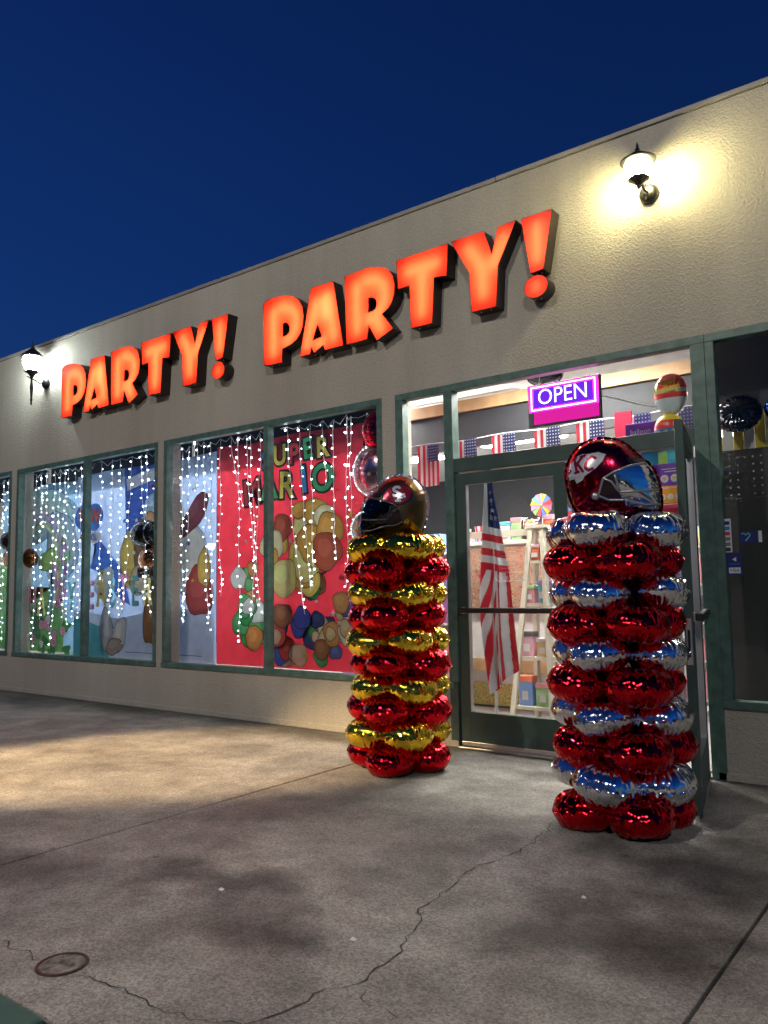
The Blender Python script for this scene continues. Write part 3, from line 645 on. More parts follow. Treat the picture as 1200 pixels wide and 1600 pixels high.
def helmet(parent, z, shell, sx, bars, emblem, rz, offs):
    h = empty('helmet_balloon', (offs[0], offs[1], z)); h.parent = parent; h.rotation_euler = (0, 0, rz)
    mb = MB(); rings = 16
    for sgn in (-1, 1):
        mb.v.append((0, sgn * THK, 0))
    for sgn in (-1, 1):
        for k in range(1, rings + 1):
            s = math.sin(math.pi / 2 * k / rings) if k < rings else 0.9999
            for j in range(NT):
                t = 2 * math.pi * j / NT; R = RT[j] * (1 - (0.012 * abs(math.sin(17 * t)) + 0.008 * abs(math.sin(26 * t + 1))) * max(0, (s - .6) / .4))
                x, zz = R * s * math.cos(t), R * s * math.sin(t)
                mb.v.append((sx * x, sgn * (skin(x, zz) if k < rings else 0.002), zz))
    def idx(g, k, j): return 2 + g * rings * NT + (k - 1) * NT + j % NT
    for g in (0, 1):
        for j in range(NT):
            mb.f.append((g, idx(g, 1, j), idx(g, 1, j + 1))); mb.mi.append(0)
            for k in range(1, rings): mb.f.append((idx(g, k, j), idx(g, k + 1, j), idx(g, k + 1, j + 1), idx(g, k, j + 1))); mb.mi.append(0)
    fixn(mb.build('shell', shell, h, True))
    rim = MB()
    for j in range(NT):
        t0, t1 = 2 * math.pi * j / NT, 2 * math.pi * (j + 1) / NT; a, b = RT[j] * 0.985, RT[(j + 1) % NT] * 0.985; w = 0.016
        wob = lambda t: 0.006 * math.sin(31 * t) + 0.004 * math.sin(53 * t)
        rim.q([(sx * a * math.cos(t0), wob(t0), a * math.sin(t0)), (sx * b * math.cos(t1), wob(t1), b * math.sin(t1)), (sx * (b + w) * math.cos(t1), wob(t1) * 2, (b + w) * math.sin(t1)), (sx * (a + w) * math.cos(t0), wob(t0) * 2, (a + w) * math.sin(t0))])
    rim.build('seam_rim', 'rim' if shell == 'bronze_foil' else shell, h, True)
    P = lambda L: [hpt(*p) for p in L]
    op = P([(520, 352), (430, 418), (405, 545), (480, 580), (600, 575), (640, 520), (560, 400)])
    print_on('face_opening', lambda x, z: inpoly(x, z, op), (-.09, .12, -.17, .03), 'openblack', h, 0.0015, sx)
    vis = P([(528, 372), (640, 325), (790, 292), (850, 345), (880, 440), (890, 550), (887, 655), (780, 645), (620, 605), (560, 500)])
    lim = lambda x, z: math.hypot(x, z) < 0.97 * rlook(math.atan2(z, x))
    print_on('visor', lambda x, z: inpoly(x, z, vis) and lim(x, z), (0.0, .29, -.21, .07), 'silver_foil' if bars == 'mask_grey' else 'black_foil', h, 0.003, sx)
    bump = P([(630, 246), (755, 238), (795, 272), (650, 292)])
    print_on('nose_bumper', lambda x, z: inpoly(x, z, bump) and lim(x, z), (.05, .23, .04, .12), 'print_black', h, 0.003, sx)
    for path in ([(412, 530), (455, 402), (530, 358), (640, 318), (780, 284)], [(455, 402), (515, 430), (565, 505), (720, 508), (872, 490)], [(420, 530), (490, 562), (610, 566)], [(540, 378), (572, 500)], [(610, 566), (760, 606), (875, 600)]):
        pts = []
        for a, b in zip(P(path), P(path)[1:]):
            for k in range(7): pts.append((a[0] + (b[0] - a[0]) * k / 7, a[1] + (b[1] - a[1]) * k / 7))
        pts.append(P(path)[-1])
        MB().tube([(sx * x, -skin(x, zz) - 0.005, zz) for x, zz in pts], 0.0065, 8).build('face_bar', bars, h, True)
    bc = hpt(392, 528)
    MB().lathe([(0.0, -0.012), (0.014, -0.011), (0.022, -0.004), (0.022, 0.0)], (sx * bc[0], -skin(*bc) , bc[1]), 18, axis='y').build('bolt', 'mask_grey' if bars == 'mask_grey' else 'gold_foil', h, True)
    if emblem == 'arrow':
        ah = P([(215, 262), (255, 212), (300, 200), (360, 202), (425, 196), (482, 216), (450, 275), (400, 322), (335, 362), (312, 376), (298, 404), (252, 424), (238, 386), (196, 390), (186, 350), (216, 322), (200, 300)])
        cx = sum(p[0] for p in ah) / len(ah); cz = sum(p[1] for p in ah) / len(ah)
        ab = [(cx + (x - cx) * 1.07, cz + (z_ - cz) * 1.09) for x, z_ in ah]
        print_on('emblem_border', lambda x, z: inpoly(x, z, ab) and lim(x, z), (-.25, .02, -.06, .14), 'print_black', h, 0.002, sx)
        print_on('emblem', lambda x, z: inpoly(x, z, ah) and lim(x, z), (-.25, .02, -.06, .14), 'print_white', h, 0.0035, sx)
        st = [P([(240, 222), (256, 338)]), P([(306, 218), (254, 276)]), P([(262, 270), (302, 336)]), P([(228, 226), (254, 220)]), P([(244, 341), (270, 336)]), P([(290, 218), (322, 212)])]
        cc = P([(400, 240), (374, 228), (344, 250), (326, 282), (324, 312), (346, 332), (376, 322)])
        print_on('emblem_lettering', lambda x, z: min(dseg(x, z, q) for q in st) < 0.0075 or dseg(x, z, cc) < 0.0080, (-.21, -.04, .01, .13), 'print_red', h, 0.005, sx, 0.0022)
    else:
        # the mirrored helmet: coordinates are flipped so the letters read the right way
        ex, ez, ea, eb = -0.02, 0.072, 0.116, 0.078; tl = 0.14
        def ell(x, z, k):
            u, v = (x - ex), (z - ez); u, v = u * math.cos(tl) - v * math.sin(tl), u * math.sin(tl) + v * math.cos(tl)
            return (u / (ea * k)) ** 2 + (v / (eb * k)) ** 2 < 1
        bb = (-.16, .12, -.03, .17)
        print_on('emblem_border', lambda x, z: ell(x, z, 1.0), bb, 'print_black', h, 0.002, sx)
        print_on('emblem', lambda x, z: ell(x, z, 0.88), bb, 'print_red', h, 0.0035, sx)
        F = lambda L: [(ex + sx * x, ez + z_) for x, z_ in L]
        sS = F([(0.018, 0.044), (0.012, 0.050), (-0.018, 0.050), (-0.030, 0.040), (-0.026, 0.026), (0.0, 0.014), (0.016, 0.004), (0.012, -0.008), (-0.02, -0.010), (-0.032, -0.004)])
        sF = [F([(0.002, -0.044), (0.012, 0.0)]), F([(0.005, -0.001), (0.052, -0.002)]), F([(0.052, -0.002), (0.056, -0.018)]), F([(0.008, -0.024), (0.034, -0.024)]), F([(-0.012, -0.046), (0.022, -0.046)])]
        hit = lambda x, z, w: dseg(x, z, sS) < w * 1.15 or min(dseg(x, z, q) for q in sF) < w
        print_on('emblem_outline', lambda x, z: hit(x, z, 0.0135), bb, 'print_black', h, 0.0045, sx, 0.0022)
        print_on('emblem_lettering', lambda x, z: hit(x, z, 0.0085), bb, 'print_white', h, 0.006, sx, 0.0022)
    return h
helmet(cl, 1.76, 'bronze_foil', -0.93, 'mask_dark', 'oval', R_(33), (0.0, 0.0))
helmet(cr, 1.765, 'maroon_foil', 1.0, 'mask_grey', 'arrow', R_(22), (-0.02, 0.02)).scale = (0.93, 0.93, 0.96)

# ------------------------------------------------------------------ printed backdrops hung behind the glass
BY = 0.35
PRI = {}
def ink(c):
    key = tuple(round(v, 3) for v in c)
    if key not in PRI: PRI[key] = mat('print_ink_%d' % len(PRI), key, 0.65, 0, 0.10, 9, 0.0, 60, trans=0.2)
    return PRI[key]
def banner(x0, x1, z0, z1, col, label, name='printed_backdrop', seed=1):
    t = empty(name, ((x0 + x1) / 2, BY, z0)); tag(t, label, 'backdrop', 'backdrops hung inside the shop windows')
    r = random.Random(seed); mb = MB(); n = 40; w = x1 - x0; h = z1 - z0
    fold = lambda u: 0.006 * math.sin(u * 14 + seed) + 0.004 * math.sin(u * 31 + seed * 2)
    sag = lambda u: 0.012 * math.sin(u * 9 + seed) - 0.02 * math.sin(u * math.pi) * 0.4
    for i in range(n):
        a, b = i / n, (i + 1) / n
        for (za, zb) in ((0, h),):
            mb.q([(-w / 2 + w * a, fold(a), za), (-w / 2 + w * b, fold(b), za), (-w / 2 + w * b, fold(b), zb + sag(b)), (-w / 2 + w * a, fold(a), zb + sag(a))])
    fixn(mb.build('sheet', ink(col), t, True))
    return t
LAY = [0]
def motif(t, pts, col, name='printed_motif'):
    """flat print: a filled outline in world x, z on the sheet"""
    if name == 'printed_motif' and len(pts) in (24, 26):
        cx = sum(p[0] for p in pts) / len(pts); cz = sum(p[1] for p in pts) / len(pts); w = max(abs(p[0] - cx) for p in pts); h = max(abs(p[1] - cz) for p in pts)
        motif(t, [(cx + (x - cx) * (1 + 0.009 / w), cz + (z - cz) * (1 + 0.009 / h)) for x, z in pts], tuple(c * 0.22 for c in col), 'printed_outline')
    LAY[0] += 1; y = -0.012 - 0.0001 * (LAY[0] % 390)
    ox, oz = t.location.x, t.location.z
    bm = bmesh.new(); vs = [bm.verts.new((x - ox, y, z - oz)) for x, z in pts]; bm.faces.new(vs)
    bmesh.ops.triangulate(bm, faces=bm.faces); me = bpy.data.meshes.new(name); bm.to_mesh(me); bm.free(); me.materials.append(ink(col))
    o = link(name, me, t)
    if name == 'printed_motif' and len(pts) in (24, 26):
        cx = sum(p[0] for p in pts) / len(pts); cz = sum(p[1] for p in pts) / len(pts); k = LAY[0] % 5
        for f, dx, dz, g in ((0.86, -0.03, 0.04, 1.18), (0.5, -0.14, 0.2, 1.42)):
            w = max(abs(p[0] - cx) for p in pts); h = max(abs(p[1] - cz) for p in pts)
            motif(t, [(cx + (x - cx) * f + dx * w, cz + (z - cz) * f + dz * h) for x, z in pts], tuple(min(0.85, c * g + 0.02 * (g > 1.3)) for c in col), 'printed_highlight')
    return o
def blob(cx, cz, rx, rz, n=26, wob=0.0, seed=0, rot=0.0):
    r = random.Random(seed); ph = r.uniform(0, 6); out = []
    for k in range(n):
        a = 2 * math.pi * k / n; s = 1 + wob * math.sin(3 * a + ph) + wob * .6 * math.sin(5 * a + ph * 2); u, v = rx * s * math.cos(a), rz * s * math.sin(a)
        out.append((cx + u * math.cos(rot) - v * math.sin(rot), cz + u * math.sin(rot) + v * math.cos(rot)))
    return out
def band(pts, w):
    L, Rr = [], []
    for k, (x, z) in enumerate(pts):
        a, b = pts[max(0, k - 1)], pts[min(len(pts) - 1, k + 1)]; d = math.hypot(b[0] - a[0], b[1] - a[1]) or 1; nx, nz_ = -(b[1] - a[1]) / d, (b[0] - a[0]) / d
        ww = w[k] if isinstance(w, (list, tuple)) else w
        L.append((x + nx * ww, z + nz_ * ww)); Rr.append((x - nx * ww, z - nz_ * ww))
    return L + Rr[::-1]
# garden backdrop: sky, rainbow, hills, roses
gb = banner(-10.9, -9.06, 0.47, 2.62, (0.28, 0.52, 0.80), 'pale blue garden backdrop with rainbow, green hills and pink roses', seed=2)
motif(gb, blob(-9.9, 2.25, 0.75, 0.35, 26, 0.15, 3), (0.45, 0.68, 0.88)); motif(gb, blob(-9.4, 1.75, 0.36, 0.5, 26, 0.1, 4), (0.42, 0.60, 0.86))
motif(gb, [(-10.9, 0.47), (-9.3, 0.47), (-9.25, 1.0), (-9.6, 1.28), (-10.0, 1.12), (-10.4, 1.3), (-10.9, 1.5)], (0.22, 0.52, 0.18))
motif(gb, blob(-9.62, 1.62, 0.28, 0.15, 24, 0.08, 5), (0.35, 0.62, 0.20)); motif(gb, blob(-10.6, 1.5, 0.35, 0.25, 24, 0.08, 6), (0.25, 0.58, 0.22))
for k, c in enumerate(((0.75, 0.5, 0.8), (0.55, 0.6, 0.9), (0.6, 0.8, 0.6), (0.85, 0.85, 0.55))):
    motif(gb, band([(-9.85 + (0.50 - 0.045 * k) * math.cos(a), 1.62 + (0.62 - 0.05 * k) * math.sin(a)) for a in [math.pi * i / 20 for i in range(21)]], 0.020), c, 'printed_rainbow')
motif(gb, band([(-9.55, 1.05), (-9.48, 1.3), (-9.50, 1.52), (-9.62, 1.62)], [0.10, 0.09, 0.07, 0.02]), (0.68, 0.42, 0.72)); motif(gb, band([(-9.50, 1.06), (-9.42, 1.3), (-9.45, 1.5)], 0.025), (0.85, 0.75, 0.35)); motif(gb, band([(-9.57, 1.05), (-9.54, 1.3), (-9.55, 1.5)], 0.022), (0.35, 0.6, 0.85))
rr = random.Random(11)
for k in range(13):
    motif(gb, blob(rr.uniform(-9.45, -9.2), rr.uniform(1.05, 2.0), 0.05, 0.06, 14, 0.2, k), rr.choice([(0.75, 0.35, 0.62), (0.55, 0.3, 0.7), (0.25, 0.5, 0.25)]), 'printed_blossom')
for k in range(16):
    motif(gb, blob(rr.uniform(-10.4, -9.2), rr.uniform(0.5, 1.0), 0.09, 0.07, 16, 0.22, k + 40), (0.06, rr.uniform(0.2, 0.32), 0.08), 'printed_leaf')
for k in range(17):
    cx, cz, s = rr.uniform(-10.35, -9.18), rr.uniform(0.53, 0.95), rr.uniform(0.045, 0.075)
    wht = k % 4 == 3
    for q, (f, c) in enumerate(((1, (0.72, 0.28, 0.45)), (0.72, (0.85, 0.50, 0.62)), (0.45, (0.62, 0.15, 0.32)), (0.2, (0.9, 0.6, 0.7)))):
        motif(gb, blob(cx + q * 0.004, cz, s * f, s * f, 14, 0.08, k * 5 + q), (0.75, 0.8, 0.85) if wht else c, 'printed_rose')
# blue cartoon backdrop: only plain shapes of about its colours, no figures
pb = banner(-9.05, -6.46, 0.45, 2.66, (0.36, 0.50, 0.80), 'pale blue and white backdrop with royal blue stripes and tan shapes', seed=5)
motif(pb, [(-9.05, 0.45), (-6.46, 0.45), (-6.46, 0.95), (-7.2, 1.05), (-8.1, 0.9), (-9.05, 1.0)], (0.50, 0.56, 0.68)); motif(pb, [(-9.05, .45), (-8.3, .45), (-8.45, .8), (-9.05, .92)], (0.08, 0.38, 0.48))
motif(pb, [(-8.05, 2.66), (-7.45, 2.64), (-7.1, 2.65), (-7.1, 2.3), (-7.55, 2.22), (-7.75, 2.0), (-8.0, 1.8)], (0.05, 0.13, 0.52)); motif(pb, band([(-8.0, 2.45), (-7.6, 2.52), (-7.15, 2.58)], 0.07), (0.55, 0.60, 0.74))
motif(pb, blob(-7.45, 1.98, 0.26, 0.34, 24, 0.05, 4), (0.32, 0.46, 0.82))
motif(pb, [(-8.75, 1.95), (-8.6, 1.9), (-8.05, 1.45), (-7.9, 1.05), (-8.15, 1.15), (-8.55, 1.45), (-8.7, 1.5), (-8.6, 1.7)], (0.06, 0.22, 0.72)); motif(pb, blob(-8.4, 1.3, 0.2, 0.2, 24, 0.1, 6), (0.55, 0.66, 0.86))
for x, z, rx, rz, c, ro in ((-7.9, 1.55, .20, .34, (.55, .42, .10), .2), (-7.72, 1.75, .13, .30, (.20, .12, .05), -.1), (-7.55, 1.9, .10, .22, (.60, .32, .15), .1), (-7.7, 1.35, .24, .16, (.50, .42, .30), .3), (-7.52, .95, .13, .34, (.30, .14, .05), -.1), (-7.38, .7, .11, .18, (.40, .20, .08), 0), (-8.35, .75, .13, .26, (.42, .44, .50), .2), (-8.1, .72, .12, .20, (.60, .60, .66), -.3), (-8.2, .58, .16, .09, (.35, .28, .28), .2), (-7.15, 2.05, .17, .26, (.62, .48, .22), .3), (-7.0, 1.85, .12, .12, (.72, .66, .58), 0), (-6.85, 1.55, .28, .40, (.70, .72, .80), 0), (-6.78, 2.02, .12, .30, (.22, .05, .08), -.8), (-6.7, 1.2, .22, .26, (.40, .06, .06), .2), (-6.62, 1.45, .10, .20, (.70, .45, .10), 0), (-7.1, 1.35, .08, .14, (.50, .26, .08), 0)):
    motif(pb, blob(x, z, rx, rz, 24, 0.07, int(x * 100), ro), c)
for k, (x, z, c) in enumerate(((-8.88, 2.12, (0.05, .2, .6)), (-8.63, 2.12, (0.05, .2, .6)))): motif(pb, blob(x, z, .17, .17, 20, .05, k), c)
M['ink_red'] = ink((0.55, 0.10, 0.05)); M['ink_white'] = ink((0.70, 0.72, 0.78)); M['ink_navy'] = ink((0.03, 0.08, 0.35))
o = text('printed_word', 'PAW', 0.24, 'ink_red', (0, 0, 0), pb, 0.85, 0, 0.012); o.location = (-8.72 - pb.location.x, -0.052, 2.12 - pb.location.z)
motif(pb, blob(-8.72, 1.87, .24, .09, 20, .05, 3), (0.70, 0.72, 0.78)); o = text('printed_word', 'PATROL', 0.11, 'ink_navy', (0, 0, 0), pb, 0.85, 0, 0.004); o.location = (-8.72 - pb.location.x, -0.055, 1.87 - pb.location.z)
MB().box(-7.95 - pb.location.x, -6.62 - pb.location.x, -.05, -.049, 0.525 - .45, 0.532 - .45).build('printed_line', 'ink_navy', pb)
for k in range(26):
    x, z = rr.uniform(-8.95, -6.55), rr.uniform(0.6, 2.55); q = rr.uniform(0.02, 0.05)
    motif(pb, [(x + (q if i % 2 == 0 else q * .45) * math.sin(math.pi * i / 5), z + (q if i % 2 == 0 else q * .45) * math.cos(math.pi * i / 5)) for i in range(10)], rr.choice([(.75, .78, .85), (.70, .55, .10), (.55, .06, .06), (.05, .18, .60)]), 'printed_star')
# red backdrop with the two coloured words; plain shapes stand in for its figures
rb = banner(-6.45, -4.47, 0.455, 2.71, (0.58, 0.030, 0.055), 'red backdrop lettered SUPER MARIO above plain coloured shapes', seed=9)
rq = random.Random(21)
CLUS = [((-5.25, 1.62), (0.48, 0.36), [(.62, .36, .06), (.70, .52, .10), (.60, .30, .05), (.74, .60, .22), (.40, .07, .03), (.66, .34, .06), (.75, .62, .38)], 20, (.07, .19)),
        ((-5.93, 1.08), (0.17, 0.45), [(.05, .36, .10), (.06, .40, .12), (.10, .46, .16), (.70, .74, .68), (.62, .24, .06)], 15, (.05, .13)),
        ((-5.38, .80), (0.22, 0.34), [(.05, .07, .42), (.07, .10, .50), (.62, .06, .05), (.72, .42, .30), (.30, .10, .04)], 15, (.05, .12)),
        ((-5.03, .98), (0.16, 0.46), [(.05, .34, .10), (.02, .03, .14), (.03, .05, .20), (.72, .50, .34), (.30, .12, .05)], 16, (.05, .12)),
        ((-4.76, .84), (0.14, 0.28), [(.78, .70, .62), (.70, .50, .28), (.10, .12, .36), (.60, .30, .10)], 10, (.05, .10))]
for (cx, cz), (wx, wz), cols, n_, (ra, rb_) in CLUS:
    for k in range(n_):
        a = rq.uniform(0, 6.28); q = rq.random() ** 0.5; R0 = rq.uniform(ra, rb_) * (1.25 if k < 4 else 1)
        motif(rb, blob(cx + wx * q * math.cos(a), max(cz + wz * q * math.sin(a), 0.47 + R0), R0, R0 * rq.uniform(.85, 1.15), 24, 0.07, k * 7 + n_, rq.uniform(-.5, .5)), cols[k % len(cols)])
for k in range(22):
    x, z = rq.uniform(-6.35, -4.6), rq.uniform(0.55, 2.0); q = rq.uniform(0.015, 0.04)
    motif(rb, [(x + (q if i % 2 == 0 else q * .45) * math.sin(math.pi * i / 5), z + (q if i % 2 == 0 else q * .45) * math.cos(math.pi * i / 5)) for i in range(10)], rq.choice([(.80, .62, .12), (.78, .74, .70), (.38, .01, .03)]), 'printed_star')
INKC = [(0.05, 0.18, 0.55), (0.72, 0.58, 0.08), (0.55, 0.05, 0.06), (0.05, 0.36, 0.14), (0.75, 0.58, 0.06)]
M['ink_black'] = ink((0.012, 0.012, 0.012))
def word(s, x0, z0, step, size, slope, cols):
    for k, ch in enumerate(s):
        x, z = x0 + step * k, z0 + slope * k + (0.02 if k % 2 else 0)
        for nm, mt, off, y in (('printed_letter_shadow', M['ink_black'], 0.030, -0.053), ('printed_letter', ink(cols[k]), 0.008, -0.058)):
            o = text(nm, ch, size, mt, (x - rb.location.x, y, z - rb.location.z), rb, 0.95, 0, off, 0, R_(-6 + 4 * (k % 3)))
word('SUPER', -5.66, 2.47, 0.185, 0.27, 0.012, [INKC[0], INKC[1], INKC[2], INKC[3], INKC[1]])
word('MARIO', -5.86, 2.17, 0.235, 0.36, 0.014, [INKC[2], INKC[3], INKC[1], (0.06, 0.30, 0.75), INKC[3]])
o = text('printed_mark', 'TM', 0.045, 'ink_black', (-4.74 - rb.location.x, -0.05, 2.10 - rb.location.z), rb, 0.9)

# ------------------------------------------------------------------ curtains of fairy lights
ICO = None
def ico():
    bm = bmesh.new(); bmesh.ops.create_icosphere(bm, subdivisions=1, radius=1.0); v = [x.co.copy() for x in bm.verts]; f = [[q.index for q in p.verts] for p in bm.faces]; bm.free(); return v, f
IV, IF = ico()
def curtain(x0, x1, n, zlow, label, seed, dens=0.085):
    r = random.Random(seed); t = empty('string_light_curtain', ((x0 + x1) / 2, 0.15, 2.73)); tag(t, label, 'string lights', 'fairy light curtains in the windows')
    ox = (x0 + x1) / 2; pos = sorted(r.uniform(x0 + .02, x1 - .02) if False else x0 + (x1 - x0) * (k + r.uniform(.1, .9)) / n for k in range(n))
    lead = [(x0 - ox, 0, 0.0)]
    for a, b in zip(pos, pos[1:] + [x1]):
        lead += [(a - ox, 0, r.uniform(-0.02, 0.02)), ((a + b) / 2 - ox, 0.005, r.uniform(-0.07, -0.02))]
    lead.append((x1 - ox, 0, 0.0)); MB().tube(lead, 0.0028, 5).build('lead_wire', 'whitep', t)
    for x in pos:
        L = 2.73 - zlow(x) + r.uniform(-0.35, 0.25); L = max(0.5, min(2.2, L))
        if r.random() < 0.18: L *= 0.35
        drift = r.uniform(-0.22, 0.22) if r.random() < 0.35 else r.uniform(-.035, .035)
        pts = [(x - ox + drift * (k / 12) ** 1.5 + r.uniform(-.010, .010), r.uniform(-.01, .01), -L * k / 12) for k in range(13)]
        s = MB().tube(pts, 0.0030, 4).build('light_strand', 'whitep', t)
        bm_ = MB(); d = r.uniform(0.02, dens)
        while d < L:
            k = min(11, int(d / L * 12)); fr = d / L * 12 - k; p = Vector(pts[k]).lerp(Vector(pts[k + 1]), fr) + Vector((r.choice((-1, 1)) * r.uniform(0.008, 0.022), r.uniform(-.012, .004), 0))
            i0 = len(bm_.v); rad = r.choice((0.004, 0.005, 0.006, 0.0095)); bm_.v += [tuple(p + v * rad) for v in IV]; bm_.f += [tuple(i0 + q for q in f) for f in IF]; bm_.mi += [0 if r.random() < 0.55 else 1] * len(IF)
            d += dens * r.uniform(0.75, 1.25) * (0.7 if d > L * 0.8 else 1)
        o = bm_.build('light_bulbs', ['bulb', 'bulb2'], s); o['kind'] = 'stuff'
curtain(-11.35, -10.06, 12, lambda x: 0.65, 'icicle fairy lights in the window with the football balloons', 1, 0.10)
curtain(-9.80, -8.39, 12, lambda x: 0.60, 'dense icicle fairy lights over the garden backdrop', 2, 0.10)
curtain(-8.30, -7.05, 7, lambda x: 0.80 + rnd.uniform(0, .4), 'fairy light curtain over the blue striped backdrop', 3, 0.09)
curtain(-6.80, -5.42, 12, lambda x: 0.80 if -6.3 < x < -5.8 else 1.05, 'fairy light curtain where blue and red backdrops meet', 4, 0.09)
curtain(-5.32, -4.06, 9, lambda x: 1.15, 'fairy light curtain in front of the lettered red backdrop', 5, 0.095)

# HAPPY EASTER garland
gl = empty('letter_garland', (-8.6, 0.20, 1.15)); tag(gl, 'pastel letter garland reading HAPPY EASTER behind the window', 'garland')
PA = [(0.55, 0.22, 0.36), (0.68, 0.58, 0.22), (0.16, 0.42, 0.55), (0.45, 0.24, 0.55), (0.14, 0.42, 0.42)]
for k, c in enumerate(PA): plain('pastel%d' % k, c, 0.7)
def glet(s, x0, x1, zs, cols):
    pts = []
    for k, ch in enumerate(s):
        x = x0 + (x1 - x0) * k / (len(s) - 1); z = zs[k]
        o = text('garland_letter', ch, 0.47, 'pastel%d' % cols[k], (x + 8.6, 0, z - 1.15), gl, 0.58, 0.004, 0.010)
        MB().lathe([(0.017, -0.009), (0.017, -0.005), (0, -0.009)], (x + 8.6 , 0, z - 1.15), 12, axis='y').build('black_stud', 'blackp', gl)
        pts.append((x + 8.6, 0.008, z - 1.15 + 0.01))
    return pts
pa = glet('HAPPY', -9.80, -8.90, [1.10, 1.08, 1.12, 1.12, 1.15], [0, 1, 2, 0, 4]); pe = glet('EASTER', -8.50, -7.42, [1.16, 1.19, 1.18, 1.22, 1.20, 1.21], [0, 1, 2, 0, 4, 1])
MB().tube(pa + [(-8.72 + 8.6, 0.008, 0.03)] + pe, 0.002, 4).build('string', 'whitep', gl)

# ------------------------------------------------------------------ loose foil balloons in the windows
def ball(name, loc, rx, ry, rz, mt, label, cat='balloon', group=None, ry_rot=0.0, pointy=0.0, tie=True):
    t = empty(name, loc); tag(t, label, cat, group); t.rotation_euler = (0, ry_rot, 0)
    mb = MB(); n, m_ = 40, 20
    for k in range(m_ + 1):
        ph = -math.pi / 2 + math.pi * k / m_
        for j in range(n):
            a = 2 * math.pi * j / n; c = math.cos(ph); u = math.sin(ph)
            if pointy: c = c ** (1 + pointy)
            w = 1 + 0.02 * math.sin(11 * a) * abs(u) ** 3
            mb.v.append((rx * u, ry * c * math.cos(a) * w, rz * c * math.sin(a) * w) if pointy else (rx * c * math.cos(a) * w, ry * c * math.sin(a) * w, rz * u))
    for k in range(m_):
        for j in range(n): mb.f.append((k * n + j, k * n + (j + 1) % n, (k + 1) * n + (j + 1) % n, (k + 1) * n + j)); mb.mi.append(0)
    fixn(mb.build('envelope', mt, t, True))
    return t
fb = ball('football_balloon', (-10.12, 0.2, 1.66), 0.40, 0.15, 0.17, 'brown_foil', 'brown and gold football foil balloon between two windows', pointy=0.25)
for k, x in enumerate((-0.24, -0.18, 0.18, 0.24)):
    rr_ = (1 - (x / .40) ** 2) ** 0.5
    MB().lathe([(0.152 * rr_ ** 1.3, -0.008), (0.157 * rr_ ** 1.3, 0.0), (0.152 * rr_ ** 1.3, 0.008)], n=28).build('stripe', 'gold_foil', fb, True)
    o = fb.children[-1]; o.rotation_euler = (0, R_(90), 0); o.location = (x, 0, 0); o.scale = (1.12, 1, 1)
ball('football_balloon', (-10.36, 0.16, 1.90), 0.16, 0.10, 0.13, 'black_foil', 'small black balloon above the brown football balloon', pointy=0.2)
bk = ball('football_balloon', (-7.46, 0.2, 1.845), 0.24, 0.13, 0.155, 'black_foil', 'black football foil balloon with star over the striped backdrop', pointy=0.2)
def star(cx, cz, R, n=5, k=0.4): return [(cx + (R if i % 2 == 0 else R * k) * math.sin(math.pi * i / n), cz + (R if i % 2 == 0 else R * k) * math.cos(math.pi * i / n)) for i in range(2 * n)]
prism2d(star(-0.05, 0.0, 0.045), [], -0.128, -0.120, 'printed_star', 'silver_foil', bk)
MB().lathe([(0.128, -0.006), (0.134, 0), (0.128, 0.006)], n=28).build('stripe', 'silver_foil', bk, True); bk.children[-1].rotation_euler = (0, R_(90), 0); bk.children[-1].location = (0.13, 0, 0)
ph_ = ball('helmet_balloon', (-7.40, 0.22, 1.56), 0.18, 0.1, 0.14, 'copper_foil', 'peach dome shaped balloon below the black football balloon')
MB().box(-0.16, 0.17, -0.07, 0.02, -0.20, -0.08).build('face_guard', 'black_foil', ph_, bevel=0.03)
b1 = ball('foil_balloon', (-4.20, 0.2, 2.57), 0.155, 0.1, 0.17, 'red_foil', 'round red striped foil balloon at the top of the red backdrop')
for k in range(5): MB().lathe([(0.10, -0.006), (0.104, 0), (0.10, 0.006)], n=28).build('stripe', 'black_foil', b1, True); c = b1.children[-1]; c.location = (0, 0, -0.1 + 0.05 * k); f_ = (1 - ((-0.1 + .05 * k) / .17) ** 2) ** .5; c.scale = (1.53 * f_, 1.0 * f_, 1)
ball('foil_balloon', (-4.25, 0.2, 2.22), 0.22, 0.12, 0.24, 'pink_foil', 'large pale pink foil balloon beside the red backdrop')
ball('foil_balloon', (-4.30, 0.2, 1.72), 0.20, 0.12, 0.18, 'silver_foil', 'clear silver balloon below the pale pink balloon')
ball('foil_balloon', (-4.33, 0.2, 1.15), 0.20, 0.12, 0.26, 'purple_foil', 'purple foil balloon low beside the red backdrop')

# ------------------------------------------------------------------ OPEN sign
M['open_blue'] = emis('open_sign_blue_field', (0.22, 0.03, 1.0), 0.9); M['open_pink'] = emis('open_sign_pink', (1.0, 0.012, 0.42), 7.0); M['open_low'] = emis('open_sign_lower_panel', (0.9, 0.02, 0.42), 0.9); M['open_white'] = emis('open_sign_led', (0.86, 0.82, 1.0), 5.0)
M['open_dot'] = emis('open_sign_dot', (1.0, 0.72, 0.95), 7.0)
os_ = empty('open_sign', (-2.43, 0.14, 2.545)); tag(os_, 'lit magenta and blue LED sign reading OPEN behind the transom glass', 'sign')
box('housing', 'blackp', -0.285, 0.285, 0.0, 0.035, -0.165, 0.155, os_, 0.006)
box('border_panel', 'open_pink', -0.272, 0.272, -0.003, -0.0005, -0.052, 0.145, os_)
box('field_panel', 'open_blue', -0.235, 0.235, -0.006, -0.0035, -0.025, 0.118, os_)
box('lower_panel', 'open_low', -0.235, 0.272, -0.003, -0.0005, -0.148, -0.056, os_)
text('lettering', 'OPEN', 0.165, 'open_white', (0, -0.009, 0.047), os_, 0.93, 0.001, -0.002)
db = MB()
